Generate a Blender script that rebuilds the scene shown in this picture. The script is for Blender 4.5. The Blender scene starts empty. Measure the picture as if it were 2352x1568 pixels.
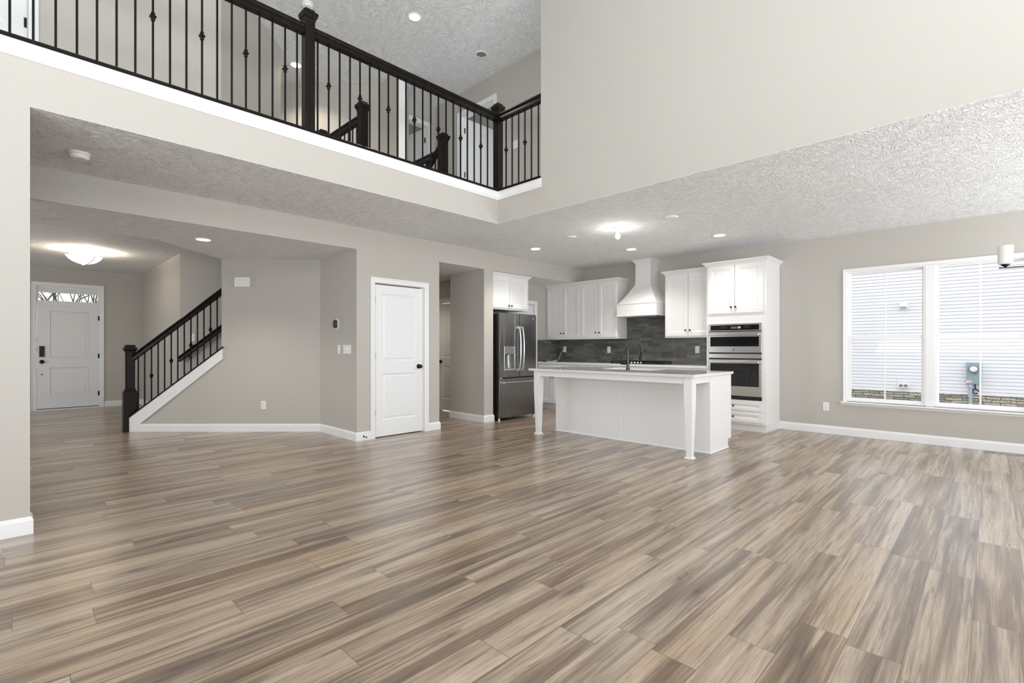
import bpy, bmesh, math, random
from mathutils import Vector, Matrix
random.seed(7)
SC = bpy.context.scene
COL = SC.collection
PI = math.pi

# ------------------------------------------------------------------ camera, sky, exposure
A = math.atan2(1103.0, 1123.25)          # view direction, left of the +Y axis
FPX = 1123.25
cam_d = bpy.data.cameras.new('camera')
cam = bpy.data.objects.new('camera', cam_d); COL.objects.link(cam)
cam.location = (0, 0, 1.19)
cam.rotation_euler = (PI / 2, 0, A)
cam_d.sensor_width = 36.0
cam_d.lens = 36.0 * FPX / 2352.0
cam_d.shift_y = (798.8 - 784.0) / 2352.0
cam_d.clip_start = 0.05; cam_d.clip_end = 300
SC.camera = cam

w = bpy.data.worlds.new('sky'); SC.world = w; w.use_nodes = True
bg = w.node_tree.nodes['Background']
bg.inputs[0].default_value = (0.955, 0.975, 1.0, 1)
bg.inputs[1].default_value = 1.38
SC.view_settings.view_transform = 'Standard'
SC.view_settings.look = 'None'
SC.view_settings.exposure = 0.57
SC.cycles.max_bounces = 14; SC.cycles.diffuse_bounces = 10
SC.view_settings.gamma = 1.0
SC.view_settings.use_curve_mapping = False

# added fill area lights, stand-ins for outdoor light at unseen window openings
def daylight_fill(name, loc, rot, sx, sy, watts, col=(0.925, 0.965, 1.0)):
    l = bpy.data.lights.new(name, 'AREA'); l.shape = 'RECTANGLE'; l.size = sx; l.size_y = sy; l.energy = watts; l.color = col
    o = bpy.data.objects.new(name, l); COL.objects.link(o); o.location = loc; o.rotation_euler = rot
UPT = math.radians(70)                          # fill lights aim steeply upward to brighten the ceilings
daylight_fill('daylight_fill_right_low', (3.46, 0.4, 1.35), (0, PI / 2 + UPT, 0), 1.75, 5.5, 285)
daylight_fill('daylight_fill_right_high', (3.46, 0.4, 3.82), (0, PI / 2 + UPT, 0), 2.1, 5.5, 110)
daylight_fill('daylight_fill_rear_low', (0, -3.26, 1.35), (PI / 2 + UPT, 0, 0), 5.1, 1.75, 158)
daylight_fill('daylight_fill_rear_high', (0, -3.26, 3.82), (PI / 2 + UPT, 0, 0), 5.1, 2.1, 14)
daylight_fill('daylight_fill_dining', (3.46, 6.2, 1.08), (0, PI / 2 + UPT, 0), 2.1, 2.35, 158)
daylight_fill('daylight_fill_entry', (-9.2, -3.16, 1.4), (PI / 2 + math.radians(20), 0, 0), 2.6, 1.6, 36)

# ------------------------------------------------------------------ materials
def new_mat(name):
    m = bpy.data.materials.new(name); m.use_nodes = True
    nt = m.node_tree
    return m, nt, nt.nodes['Principled BSDF']

def nd(nt, typ, **kw):
    n = nt.nodes.new(typ)
    for k, v in kw.items(): setattr(n, k, v)
    return n

def mth(nt, op, a, b=None, c=None):
    n = nd(nt, 'ShaderNodeMath', operation=op)
    for i, v in enumerate((a, b, c)):
        if v is None: continue
        if isinstance(v, (int, float)): n.inputs[i].default_value = v
        else: nt.links.new(v, n.inputs[i])
    return n.outputs[0]

def mix_col(nt, fac, a, b, mode='MIX'):
    n = nd(nt, 'ShaderNodeMix', data_type='RGBA', blend_type=mode)
    for sock, v in ((n.inputs[0], fac), (n.inputs[6], a), (n.inputs[7], b)):
        if isinstance(v, (int, float)): sock.default_value = v
        elif isinstance(v, tuple): sock.default_value = (*v, 1) if len(v) == 3 else v
        else: nt.links.new(v, sock)
    return n.outputs[2]

def ramp(nt, fac, stops):
    n = nd(nt, 'ShaderNodeValToRGB')
    el = n.color_ramp.elements
    while len(el) < len(stops): el.new(0.5)
    for e, (p, c) in zip(el, stops):
        e.position = p; e.color = (*c, 1) if len(c) == 3 else c
    nt.links.new(fac, n.inputs[0])
    return n.outputs[0]

def paint(name, col, rough=0.5, bump=0.0, bscale=300.0, spec=0.5, metal=0.0, var=0.0):
    """a plain coat with a little procedural unevenness"""
    m, nt, p = new_mat(name)
    p.inputs['Base Color'].default_value = (*col, 1)
    p.inputs['Roughness'].default_value = rough
    p.inputs['Metallic'].default_value = metal
    p.inputs['Specular IOR Level'].default_value = spec
    tc = nd(nt, 'ShaderNodeTexCoord')
    n = nd(nt, 'ShaderNodeTexNoise'); n.inputs['Scale'].default_value = bscale; n.inputs['Detail'].default_value = 3
    nt.links.new(tc.outputs['Object'], n.inputs['Vector'])
    r = mth(nt, 'MULTIPLY_ADD', n.outputs[0], rough * 0.3, rough * 0.85)
    nt.links.new(r, p.inputs['Roughness'])
    if bump:
        b = nd(nt, 'ShaderNodeBump'); b.inputs['Strength'].default_value = bump; b.inputs['Distance'].default_value = 0.002
        nt.links.new(n.outputs[0], b.inputs['Height']); nt.links.new(b.outputs[0], p.inputs['Normal'])
    if var:
        n2 = nd(nt, 'ShaderNodeTexNoise'); n2.inputs['Scale'].default_value = 3.0
        nt.links.new(tc.outputs['Object'], n2.inputs['Vector'])
        c = mix_col(nt, n2.outputs[0], tuple(x * (1 - var) for x in col), tuple(min(1, x * (1 + var)) for x in col))
        nt.links.new(c, p.inputs['Base Color'])
    return m

def emis(name, col, strength):
    m, nt, p = new_mat(name)
    p.inputs['Base Color'].default_value = (*col, 1)
    p.inputs['Emission Color'].default_value = (*col, 1)
    p.inputs['Emission Strength'].default_value = strength
    p.inputs['Roughness'].default_value = 0.4
    return m

def mat_floor():
    m, nt, p = new_mat('wood_planks')
    L = nt.links.new
    PW, PL = 0.1795, 1.217
    tc = nd(nt, 'ShaderNodeTexCoord')
    sp = nd(nt, 'ShaderNodeSeparateXYZ'); L(tc.outputs['Object'], sp.inputs[0])
    xs = mth(nt, 'DIVIDE', mth(nt, 'ADD', sp.outputs[0], 0.063), PW)
    row = mth(nt, 'FLOOR', xs); fx = mth(nt, 'FRACT', xs)
    wn = nd(nt, 'ShaderNodeTexWhiteNoise', noise_dimensions='1D'); L(row, wn.inputs['W'])
    ys = mth(nt, 'ADD', mth(nt, 'DIVIDE', sp.outputs[1], PL), wn.outputs['Value'])
    colm = mth(nt, 'FLOOR', ys); fy = mth(nt, 'FRACT', ys)
    cid = nd(nt, 'ShaderNodeCombineXYZ'); L(row, cid.inputs[0]); L(colm, cid.inputs[1])
    wn2 = nd(nt, 'ShaderNodeTexWhiteNoise', noise_dimensions='3D'); L(cid.outputs[0], wn2.inputs['Vector'])
    ofs = nd(nt, 'ShaderNodeVectorMath', operation='SCALE'); L(wn2.outputs['Color'], ofs.inputs[0]); ofs.inputs['Scale'].default_value = 37.0
    loc = nd(nt, 'ShaderNodeVectorMath', operation='ADD'); L(tc.outputs['Object'], loc.inputs[0]); L(ofs.outputs[0], loc.inputs[1])
    def scaled(sx, sy, src=None):
        v = nd(nt, 'ShaderNodeVectorMath', operation='MULTIPLY'); L(src or loc.outputs[0], v.inputs[0]); v.inputs[1].default_value = (sx, sy, 1)
        return v.outputs[0]
    def noise(sx, sy, det=4, rough=0.55, dist=0.0, src=None):
        n = nd(nt, 'ShaderNodeTexNoise'); n.inputs['Scale'].default_value = 1.0
        n.inputs['Detail'].default_value = det; n.inputs['Roughness'].default_value = rough; n.inputs['Distortion'].default_value = dist
        L(scaled(sx, sy, src), n.inputs['Vector']); return n.outputs[0]
    # knots: sparse cells, the grain bends round them
    vor = nd(nt, 'ShaderNodeTexVoronoi', feature='F1', voronoi_dimensions='2D'); vor.inputs['Scale'].default_value = 1.0
    L(scaled(5.0, 0.9), vor.inputs['Vector'])
    kd = vor.outputs['Distance']
    kr = nd(nt, 'ShaderNodeSeparateColor'); L(vor.outputs['Color'], kr.inputs[0])
    has = mth(nt, 'GREATER_THAN', kr.outputs[0], 0.70)
    knot_halo = mth(nt, 'MULTIPLY', has, ramp_val(nt, kd, 0.0, 0.34, 1, 0))
    knot_core = mth(nt, 'MULTIPLY', has, ramp_val(nt, kd, 0.03, 0.13, 1, 0))
    bend = nd(nt, 'ShaderNodeCombineXYZ'); L(mth(nt, 'MULTIPLY', knot_halo, 0.016), bend.inputs[0])
    loc2 = nd(nt, 'ShaderNodeVectorMath', operation='ADD'); L(loc.outputs[0], loc2.inputs[0]); L(bend.outputs[0], loc2.inputs[1])
    g2 = loc2.outputs[0]
    broad = noise(11.0, 0.55, 3, 0.5, 0.5, g2)
    mid = noise(46.0, 1.2, 4, 0.6, 0.8, g2)
    fine = noise(190.0, 6.5, 3, 0.7, 0.3, g2)
    streak = noise(26.0, 1.1, 5, 0.62, 1.2, g2)
    # cathedral arches: stretched rings
    wv = nd(nt, 'ShaderNodeTexWave', wave_type='RINGS', rings_direction='Z'); wv.inputs['Scale'].default_value = 1.0
    wv.inputs['Distortion'].default_value = 5.0; wv.inputs['Detail'].default_value = 2; wv.inputs['Detail Scale'].default_value = 1.2
    L(scaled(30.0, 2.2, g2), wv.inputs['Vector'])
    tone = mth(nt, 'ADD', mth(nt, 'MULTIPLY', broad, 0.62), mth(nt, 'MULTIPLY', mid, 0.38))
    tone = mth(nt, 'ADD', tone, mth(nt, 'MULTIPLY', mth(nt, 'SUBTRACT', wn2.outputs['Value'], 0.5), 0.07))
    base = ramp(nt, tone, [(0.34, (0.100, 0.060, 0.036)), (0.45, (0.225, 0.150, 0.094)), (0.53, (0.425, 0.313, 0.213)), (0.66, (0.590, 0.468, 0.345))])
    arch = mth(nt, 'MULTIPLY', wv.outputs['Fac'], ramp_val(nt, broad, 0.45, 0.62, 0, 0.16))
    c = mix_col(nt, arch, base, (0.16, 0.11, 0.075))
    c = mix_col(nt, ramp_val(nt, fine, 0.42, 0.72, 0.0, 0.45), c, (0.15, 0.105, 0.07))
    c = mix_col(nt, ramp_val(nt, streak, 0.57, 0.70, 0.0, 0.80), c, (0.080, 0.050, 0.033))
    tick = noise(150.0, 4.5, 3, 0.6, 0.3, g2)
    c = mix_col(nt, ramp_val(nt, tick, 0.60, 0.72, 0.0, 0.50), c, (0.075, 0.048, 0.032))
    c = mix_col(nt, mth(nt, 'MULTIPLY', knot_halo, 0.42), c, (0.13, 0.085, 0.055))
    kn = noise(30.0, 12.0, 3, 0.6, 0.5)
    c = mix_col(nt, mth(nt, 'MULTIPLY', knot_core, ramp_val(nt, kn, 0.35, 0.6, 0.2, 0.85)), c, (0.05, 0.034, 0.025))
    hue = nd(nt, 'ShaderNodeHueSaturation'); L(c, hue.inputs['Color'])
    wn3 = nd(nt, 'ShaderNodeSeparateColor'); L(wn2.outputs['Color'], wn3.inputs[0])
    L(mth(nt, 'MULTIPLY_ADD', wn3.outputs[1], 0.25, 0.82), hue.inputs['Saturation'])
    L(mth(nt, 'MULTIPLY_ADD', wn3.outputs[2], 0.14, 0.95), hue.inputs['Value'])
    c = hue.outputs[0]
    # seams
    ex = mth(nt, 'MULTIPLY', mth(nt, 'MINIMUM', fx, mth(nt, 'SUBTRACT', 1.0, fx)), PW)
    ey = mth(nt, 'MULTIPLY', mth(nt, 'MINIMUM', fy, mth(nt, 'SUBTRACT', 1.0, fy)), PL)
    edge = mth(nt, 'MINIMUM', ex, ey)
    seam = ramp_val(nt, edge, 0.0009, 0.0021, 1, 0)
    c = mix_col(nt, mth(nt, 'MULTIPLY', seam, 0.75), c, (0.09, 0.065, 0.045))
    L(c, p.inputs['Base Color'])
    L(mth(nt, 'MULTIPLY_ADD', fine, 0.12, 0.30), p.inputs['Roughness'])
    p.inputs['Specular IOR Level'].default_value = 0.7
    hgt = mth(nt, 'SUBTRACT', mth(nt, 'MULTIPLY', fine, 0.25), mth(nt, 'MULTIPLY', ramp_val(nt, edge, 0.0, 0.002, 1, 0), 1.0))
    p.inputs['Coat Weight'].default_value = 0.75; p.inputs['Coat Roughness'].default_value = 0.26
    b = nd(nt, 'ShaderNodeBump'); b.inputs['Strength'].default_value = 0.25; b.inputs['Distance'].default_value = 0.0012
    L(hgt, b.inputs['Height']); L(b.outputs[0], p.inputs['Normal'])
    return m

def ramp_val(nt, v, a, b, ra, rb):
    n = nd(nt, 'ShaderNodeMapRange'); n.clamp = True
    n.inputs[1].default_value = a; n.inputs[2].default_value = b; n.inputs[3].default_value = ra; n.inputs[4].default_value = rb
    nt.links.new(v, n.inputs[0]); return n.outputs[0]

def mat_ceiling():
    """white paint over a brushed stipple: short strokes whose direction turns from patch to patch"""
    m, nt, p = new_mat('ceiling_texture'); L = nt.links.new
    p.inputs['Base Color'].default_value = (0.88, 0.89, 0.90, 1); p.inputs['Roughness'].default_value = 0.85
    p.inputs['Specular IOR Level'].default_value = 0.2
    tc = nd(nt, 'ShaderNodeTexCoord')
    warp = nd(nt, 'ShaderNodeTexNoise'); warp.inputs['Scale'].default_value = 9.0; warp.inputs['Detail'].default_value = 2
    L(tc.outputs['Object'], warp.inputs['Vector'])
    dis = nd(nt, 'ShaderNodeVectorMath', operation='MULTIPLY_ADD'); L(warp.outputs['Color'], dis.inputs[0])
    dis.inputs[1].default_value = (0.16, 0.16, 0); L(tc.outputs['Object'], dis.inputs[2])
    vor = nd(nt, 'ShaderNodeTexVoronoi', feature='F1', voronoi_dimensions='2D'); vor.inputs['Scale'].default_value = 9.0
    L(dis.outputs[0], vor.inputs['Vector'])
    cs = nd(nt, 'ShaderNodeSeparateColor'); L(vor.outputs['Color'], cs.inputs[0])
    rot = nd(nt, 'ShaderNodeVectorRotate', rotation_type='Z_AXIS'); L(dis.outputs[0], rot.inputs['Vector']); L(vor.outputs['Position'], rot.inputs['Center'])
    L(mth(nt, 'MULTIPLY', cs.outputs[0], 3.2), rot.inputs['Angle'])
    st = nd(nt, 'ShaderNodeVectorMath', operation='MULTIPLY'); L(rot.outputs[0], st.inputs[0]); st.inputs[1].default_value = (22, 105, 1)
    n = nd(nt, 'ShaderNodeTexNoise'); n.inputs['Scale'].default_value = 1.0; n.inputs['Detail'].default_value = 2.0; n.inputs['Distortion'].default_value = 0.5
    L(st.outputs[0], n.inputs['Vector'])
    hgt = ramp_val(nt, n.outputs[0], 0.42, 0.68, 0, 1)
    b = nd(nt, 'ShaderNodeBump'); b.inputs['Strength'].default_value = 0.8; b.inputs['Distance'].default_value = 0.008
    L(hgt, b.inputs['Height']); L(b.outputs[0], p.inputs['Normal'])
    return m

def mat_tile():
    m, nt, p = new_mat('slate_tile'); L = nt.links.new
    tc = nd(nt, 'ShaderNodeTexCoord'); sp = nd(nt, 'ShaderNodeSeparateXYZ'); L(tc.outputs['Object'], sp.inputs[0])
    cb = nd(nt, 'ShaderNodeCombineXYZ'); zz = mth(nt, 'SUBTRACT', sp.outputs[2], 0.917)
    wn = nd(nt, 'ShaderNodeTexWhiteNoise', noise_dimensions='1D'); L(mth(nt, 'FLOOR', mth(nt, 'DIVIDE', zz, 0.0510)), wn.inputs['W'])
    L(mth(nt, 'MULTIPLY_ADD', wn.outputs['Value'], 0.235, mth(nt, 'ADD', sp.outputs[0], sp.outputs[1])), cb.inputs[0]); L(zz, cb.inputs[1])
    br = nd(nt, 'ShaderNodeTexBrick'); br.offset = 0.0; br.offset_frequency = 2; br.squash = 1.0
    br.inputs['Scale'].default_value = 1.0; br.inputs['Brick Width'].default_value = 0.235; br.inputs['Row Height'].default_value = 0.0510
    br.inputs['Mortar Size'].default_value = 0.0014; br.inputs['Mortar Smooth'].default_value = 0.1; br.inputs['Bias'].default_value = 0.0
    br.inputs['Color1'].default_value = (0.190, 0.190, 0.183, 1); br.inputs['Color2'].default_value = (0.080, 0.080, 0.077, 1)
    br.inputs['Mortar'].default_value = (0.125, 0.125, 0.12, 1)
    L(cb.outputs[0], br.inputs['Vector'])
    n = nd(nt, 'ShaderNodeTexNoise'); n.inputs['Scale'].default_value = 14.0; n.inputs['Detail'].default_value = 4
    L(tc.outputs['Object'], n.inputs['Vector'])
    c = mix_col(nt, ramp_val(nt, n.outputs[0], 0.3, 0.7, 0.0, 0.35), br.outputs['Color'], (0.06, 0.06, 0.058))
    L(c, p.inputs['Base Color']); p.inputs['Roughness'].default_value = 0.28
    b = nd(nt, 'ShaderNodeBump'); b.inputs['Strength'].default_value = 0.5; b.inputs['Distance'].default_value = 0.002; b.invert = True
    L(br.outputs['Fac'], b.inputs['Height']); L(b.outputs[0], p.inputs['Normal'])
    return m

def mat_brushed(name, col, rough=0.3, axis=2):
    m, nt, p = new_mat(name); L = nt.links.new
    p.inputs['Metallic'].default_value = 1.0
    tc = nd(nt, 'ShaderNodeTexCoord')
    st = nd(nt, 'ShaderNodeVectorMath', operation='MULTIPLY'); L(tc.outputs['Object'], st.inputs[0])
    sc = [260, 260, 260]; sc[axis] = 1.5; st.inputs[1].default_value = sc
    n = nd(nt, 'ShaderNodeTexNoise'); n.inputs['Scale'].default_value = 1.0; n.inputs['Detail'].default_value = 2
    L(st.outputs[0], n.inputs['Vector'])
    L(mix_col(nt, n.outputs[0], tuple(x * 0.96 for x in col), tuple(min(1, x * 1.04) for x in col)), p.inputs['Base Color'])
    L(mth(nt, 'MULTIPLY_ADD', n.outputs[0], 0.05, rough - 0.025), p.inputs['Roughness'])
    return m

def mat_darkwood():
    m, nt, p = new_mat('espresso_wood'); L = nt.links.new
    tc = nd(nt, 'ShaderNodeTexCoord')
    st = nd(nt, 'ShaderNodeVectorMath', operation='MULTIPLY'); L(tc.outputs['Object'], st.inputs[0]); st.inputs[1].default_value = (28, 28, 2.2)
    n = nd(nt, 'ShaderNodeTexNoise'); n.inputs['Scale'].default_value = 1.0; n.inputs['Detail'].default_value = 5; n.inputs['Distortion'].default_value = 1.0
    L(st.outputs[0], n.inputs['Vector'])
    L(ramp(nt, n.outputs[0], [(0.3, (0.006, 0.0045, 0.0036)), (0.55, (0.010, 0.0074, 0.0058)), (0.75, (0.019, 0.0135, 0.010))]), p.inputs['Base Color'])
    p.inputs['Roughness'].default_value = 0.36; p.inputs['Specular IOR Level'].default_value = 0.13
    return m

def mat_glass(name='window_glass', tint=(1, 1, 1), refl=1.0):
    m = bpy.data.materials.new(name); m.use_nodes = True; nt = m.node_tree; nt.nodes.clear(); L = nt.links.new
    out = nd(nt, 'ShaderNodeOutputMaterial'); tr = nd(nt, 'ShaderNodeBsdfTransparent'); tr.inputs[0].default_value = (*tint, 1)
    gl = nd(nt, 'ShaderNodeBsdfGlossy'); gl.inputs['Roughness'].default_value = 0.0
    fr = nd(nt, 'ShaderNodeFresnel'); fr.inputs['IOR'].default_value = 1.45
    mx = nd(nt, 'ShaderNodeMixShader'); L(mth(nt, 'MULTIPLY', fr.outputs[0], refl), mx.inputs[0]); L(tr.outputs[0], mx.inputs[1]); L(gl.outputs[0], mx.inputs[2])
    L(mx.outputs[0], out.inputs[0]); return m

def mat_stone():
    m, nt, p = new_mat('stacked_stone'); L = nt.links.new
    tc = nd(nt, 'ShaderNodeTexCoord'); sp = nd(nt, 'ShaderNodeSeparateXYZ'); L(tc.outputs['Object'], sp.inputs[0])
    nz = nd(nt, 'ShaderNodeTexNoise'); nz.inputs['Scale'].default_value = 3.5; L(tc.outputs['Object'], nz.inputs['Vector'])
    cb = nd(nt, 'ShaderNodeCombineXYZ'); L(mth(nt, 'MULTIPLY_ADD', nz.outputs[0], 0.25, sp.outputs[0]), cb.inputs[0]); L(mth(nt, 'MULTIPLY_ADD', nz.outputs[0], 0.06, sp.outputs[2]), cb.inputs[1])
    br = nd(nt, 'ShaderNodeTexBrick'); br.offset = 0.43; br.inputs['Scale'].default_value = 1.0
    br.inputs['Brick Width'].default_value = 0.27; br.inputs['Row Height'].default_value = 0.062; br.inputs['Mortar Size'].default_value = 0.007
    br.inputs['Color1'].default_value = (0.62, 0.56, 0.44, 1); br.inputs['Color2'].default_value = (0.24, 0.25, 0.25, 1); br.inputs['Mortar'].default_value = (0.06, 0.055, 0.05, 1)
    L(cb.outputs[0], br.inputs['Vector'])
    n2 = nd(nt, 'ShaderNodeTexNoise'); n2.inputs['Scale'].default_value = 22.0; n2.inputs['Detail'].default_value = 5; L(tc.outputs['Object'], n2.inputs['Vector'])
    L(mix_col(nt, ramp_val(nt, n2.outputs[0], 0.42, 0.7, 0, 0.7), br.outputs['Color'], (0.16, 0.16, 0.15)), p.inputs['Base Color'])
    p.inputs['Roughness'].default_value = 0.9
    b = nd(nt, 'ShaderNodeBump'); b.inputs['Distance'].default_value = 0.03
    L(mth(nt, 'SUBTRACT', n2.outputs[0], br.outputs['Fac']), b.inputs['Height']); L(b.outputs[0], p.inputs['Normal'])
    return m

M = {}
M['wall'] = paint('greige_wall_paint', (0.515, 0.493, 0.455), 0.62, bump=0.06, bscale=260, spec=0.3)
M['trim'] = paint('white_trim_paint', (0.86, 0.865, 0.87), 0.32, spec=0.45)
M['cab'] = paint('white_cabinet_lacquer', (0.83, 0.83, 0.825), 0.34, spec=0.45)
M['door'] = paint('white_door_paint', (0.84, 0.85, 0.86), 0.38, bump=0.03, bscale=120, spec=0.45)
M['ceil'] = mat_ceiling()
M['floor'] = mat_floor()
M['tile'] = mat_tile()
M['wood'] = mat_darkwood()
M['iron'] = paint('black_iron', (0.006, 0.0055, 0.0055), 0.42, spec=0.15)
M['black'] = paint('matte_black_metal', (0.007, 0.007, 0.007), 0.38, spec=0.3)
M['faucet'] = paint('dark_faucet_metal', (0.055, 0.055, 0.055), 0.28, metal=1.0)
M['steel'] = mat_brushed('brushed_steel', (0.62, 0.61, 0.60), 0.24, axis=0)
M['fridge'] = mat_brushed('dark_brushed_steel', (0.22, 0.217, 0.214), 0.27, axis=2)
M['handle'] = mat_brushed('bright_steel', (0.80, 0.80, 0.80), 0.22, axis=2)
M['dark'] = paint('dark_plastic', (0.012, 0.012, 0.013), 0.45)
M['greyp'] = paint('grey_plastic', (0.22, 0.22, 0.22), 0.35)
M['oglass'] = paint('black_oven_glass', (0.010, 0.010, 0.011), 0.06, spec=0.6)
M['quartz'] = paint('white_quartz', (0.74, 0.74, 0.735), 0.05, bscale=60, spec=0.5, var=0.03)
M['plate'] = paint('white_plastic', (0.85, 0.85, 0.845), 0.35)
M['sink'] = paint('white_sink', (0.88, 0.88, 0.88), 0.18)
M['glass'] = mat_glass(refl=0.3)
M['vinyl'] = paint('white_vinyl', (0.88, 0.885, 0.89), 0.35)
M['siding'] = paint('pale_siding', (0.80, 0.81, 0.85), 0.6, bump=0.05, bscale=80)
M['stone'] = mat_stone()
M['meter'] = paint('blue_grey_meter_paint', (0.28, 0.40, 0.44), 0.45, metal=0.2)
M['pvc'] = paint('grey_conduit', (0.38, 0.46, 0.53), 0.5)
M['ground'] = paint('pale_ground', (0.40, 0.39, 0.36), 0.9, bump=0.4, bscale=14, var=0.2)
M['bark'] = paint('bark', (0.10, 0.085, 0.07), 0.9, bump=0.5, bscale=40)
M['nickel'] = paint('brushed_nickel', (0.55, 0.52, 0.48), 0.3, metal=1.0)
M['register'] = paint('tan_register_paint', (0.42, 0.36, 0.29), 0.45)
M['shade'] = paint('opal_glass', (0.86, 0.86, 0.84), 0.25)
M['lens'] = emis('lit_lens', (1.0, 0.97, 0.92), 9.0)
M['lensw'] = emis('lit_warm_lens', (1.0, 0.90, 0.76), 9.0)
M['bowl'] = emis('lit_opal_bowl', (1.0, 0.93, 0.80), 1.3)
M['bulb'] = emis('lit_bulb', (1.0, 0.98, 0.94), 12.0)
M['red'] = paint('red_print', (0.65, 0.08, 0.08), 0.5)
M['film'] = paint('pinkish_film', (0.16, 0.09, 0.09), 0.3)
M['porch'] = paint('porch_ceiling_paint', (0.55, 0.57, 0.52), 0.7)
M['carpet'] = paint('beige_carpet', (0.45, 0.41, 0.36), 0.95, bump=0.5, bscale=500)

# ------------------------------------------------------------------ geometry helpers
class G:
    def __init__(s): s.bm = bmesh.new()
    def v(s, *p): return s.bm.verts.new(p[0] if len(p) == 1 else p)
    def face(s, pts):
        try: return s.bm.faces.new([s.v(p) for p in pts])
        except ValueError: return None
    def box(s, x0, x1, y0, y1, z0, z1):
        if x0 > x1: x0, x1 = x1, x0
        if y0 > y1: y0, y1 = y1, y0
        if z0 > z1: z0, z1 = z1, z0
        c = [s.v(x, y, z) for z in (z0, z1) for y in (y0, y1) for x in (x0, x1)]
        for q in ((0, 2, 3, 1), (4, 5, 7, 6), (0, 1, 5, 4), (2, 6, 7, 3), (0, 4, 6, 2), (1, 3, 7, 5)):
            s.bm.faces.new([c[i] for i in q])
        return s
    def loft(s, rings, close=True, cap=True):
        R = [[s.v(p) for p in r] for r in rings]
        n = len(R[0])
        for a, b in zip(R, R[1:]):
            for i in range(n if close else n - 1):
                j = (i + 1) % n
                try: s.bm.faces.new((a[i], a[j], b[j], b[i]))
                except ValueError: pass
        if cap:
            for r, rev in ((R[0], True), (R[-1], False)):
                try: s.bm.faces.new(list(reversed(r)) if rev else r)
                except ValueError: pass
        return s
    def extr(s, pts, vec):
        vec = Vector(vec); return s.loft([[Vector(p) for p in pts], [Vector(p) + vec for p in pts]])
    def prism(s, poly, z0, z1): return s.loft([[(x, y, z0) for x, y in poly], [(x, y, z1) for x, y in poly]])
    def lathe(s, prof, seg=24, c=(0, 0, 0), M4=None, cap=True):
        rings = []
        for r, z in prof:
            ring = []
            for i in range(seg):
                a = 2 * PI * i / seg
                q = Vector((max(r, 1e-5) * math.cos(a), max(r, 1e-5) * math.sin(a), z))
                if M4: q = M4 @ q
                ring.append(q + Vector(c))
            rings.append(ring)
        return s.loft(rings, cap=cap)
    def sq(s, prof, c=(0, 0, 0), ang=0.0):
        rings = []
        for r, z in prof:
            ring = []
            for k in range(4):
                a = ang + PI / 4 + k * PI / 2
                ring.append((c[0] + r * math.sqrt(2) * math.cos(a), c[1] + r * math.sqrt(2) * math.sin(a), c[2] + z))
            rings.append(ring)
        return s.loft(rings)
    def tube(s, pts, r, seg=10):
        pts = [Vector(p) for p in pts]; rings = []; up = None
        for i, p in enumerate(pts):
            t = (pts[min(i + 1, len(pts) - 1)] - pts[max(i - 1, 0)]).normalized()
            if up is None: up = t.orthogonal().normalized()
            up = (up - t * up.dot(t)).normalized(); sd = t.cross(up)
            rr = r[i] if isinstance(r, (list, tuple)) else r
            rings.append([p + rr * (math.cos(2 * PI * k / seg) * up + math.sin(2 * PI * k / seg) * sd) for k in range(seg)])
        return s.loft(rings)
    def sweep(s, path, prof, Mp, closed=False):
        """profile (d, h): d to the left of the path in its plane, h out of the plane; mitred corners"""
        P_ = [Vector(p) for p in path]; n = len(P_); rings = []
        for i in range(n):
            dirs = []
            if i > 0 or closed: dirs.append((P_[i] - P_[i - 1]).normalized())
            if i < n - 1 or closed: dirs.append((P_[(i + 1) % n] - P_[i]).normalized())
            ns = [Vector((-d.y, d.x)) for d in dirs]
            mv = ns[0] if len(ns) == 1 else (ns[0] + ns[1]) / (1 + ns[0].dot(ns[1]))
            rings.append([Mp(P_[i].x + mv.x * d, P_[i].y + mv.y * d, h) for d, h in prof])
        if closed: rings.append(rings[0])
        return s.loft(rings, cap=not closed)
    def build(s, name, mat, parent=None, bevel=0.0, smooth=False, loc=None, merge=True):
        if merge: bmesh.ops.remove_doubles(s.bm, verts=s.bm.verts, dist=1e-5)
        bmesh.ops.recalc_face_normals(s.bm, faces=s.bm.faces)
        me = bpy.data.meshes.new(name); s.bm.to_mesh(me); s.bm.free()
        o = bpy.data.objects.new(name, me); COL.objects.link(o)
        me.materials.append(mat)
        if smooth:
            for f in me.polygons: f.use_smooth = True
            if smooth == 'auto':
                me.set_sharp_from_angle(angle=math.radians(40))
        if bevel:
            b = o.modifiers.new('edge', 'BEVEL'); b.width = bevel; b.segments = 2; b.limit_method = 'ANGLE'; b.angle_limit = math.radians(40)
        if loc: o.location = loc
        if parent: o.parent = parent
        return o

def tag(o, label=None, cat=None, group=None, kind=None):
    if label: o['label'] = label
    if cat: o['category'] = cat
    if group: o['group'] = group
    if kind: o['kind'] = kind
    return o
def thing(name, label, cat, loc=(0, 0, 0), rz=0.0, group=None, kind=None):
    o = bpy.data.objects.new(name, None); COL.objects.link(o); o.empty_display_size = 0.1
    o.location = loc; o.rotation_euler = (0, 0, rz)
    return tag(o, label, cat, group, kind)
def struct(name, g, mat, label, cat, bevel=0.0): return tag(g.build(name, mat, bevel=bevel), label, cat, kind='structure')
def children(o): return [c for c in bpy.data.objects if c.parent == o]
def copy_tree(o, parent=None):
    c = o.copy(); COL.objects.link(c)
    if parent: c.parent = parent
    for ch in children(o): copy_tree(ch, c)
    return c
XY = lambda a, b, h: (a, b, h)                 # path on the floor, h up
XZ = lambda a, b, h: (a, -h, b)                # path on a wall facing -y, h out of it
BASE = [(0, 0), (0.016, 0), (0.016, 0.088), (0.012, 0.097), (0.012, 0.101), (0.005, 0.112), (0, 0.112)]
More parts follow.
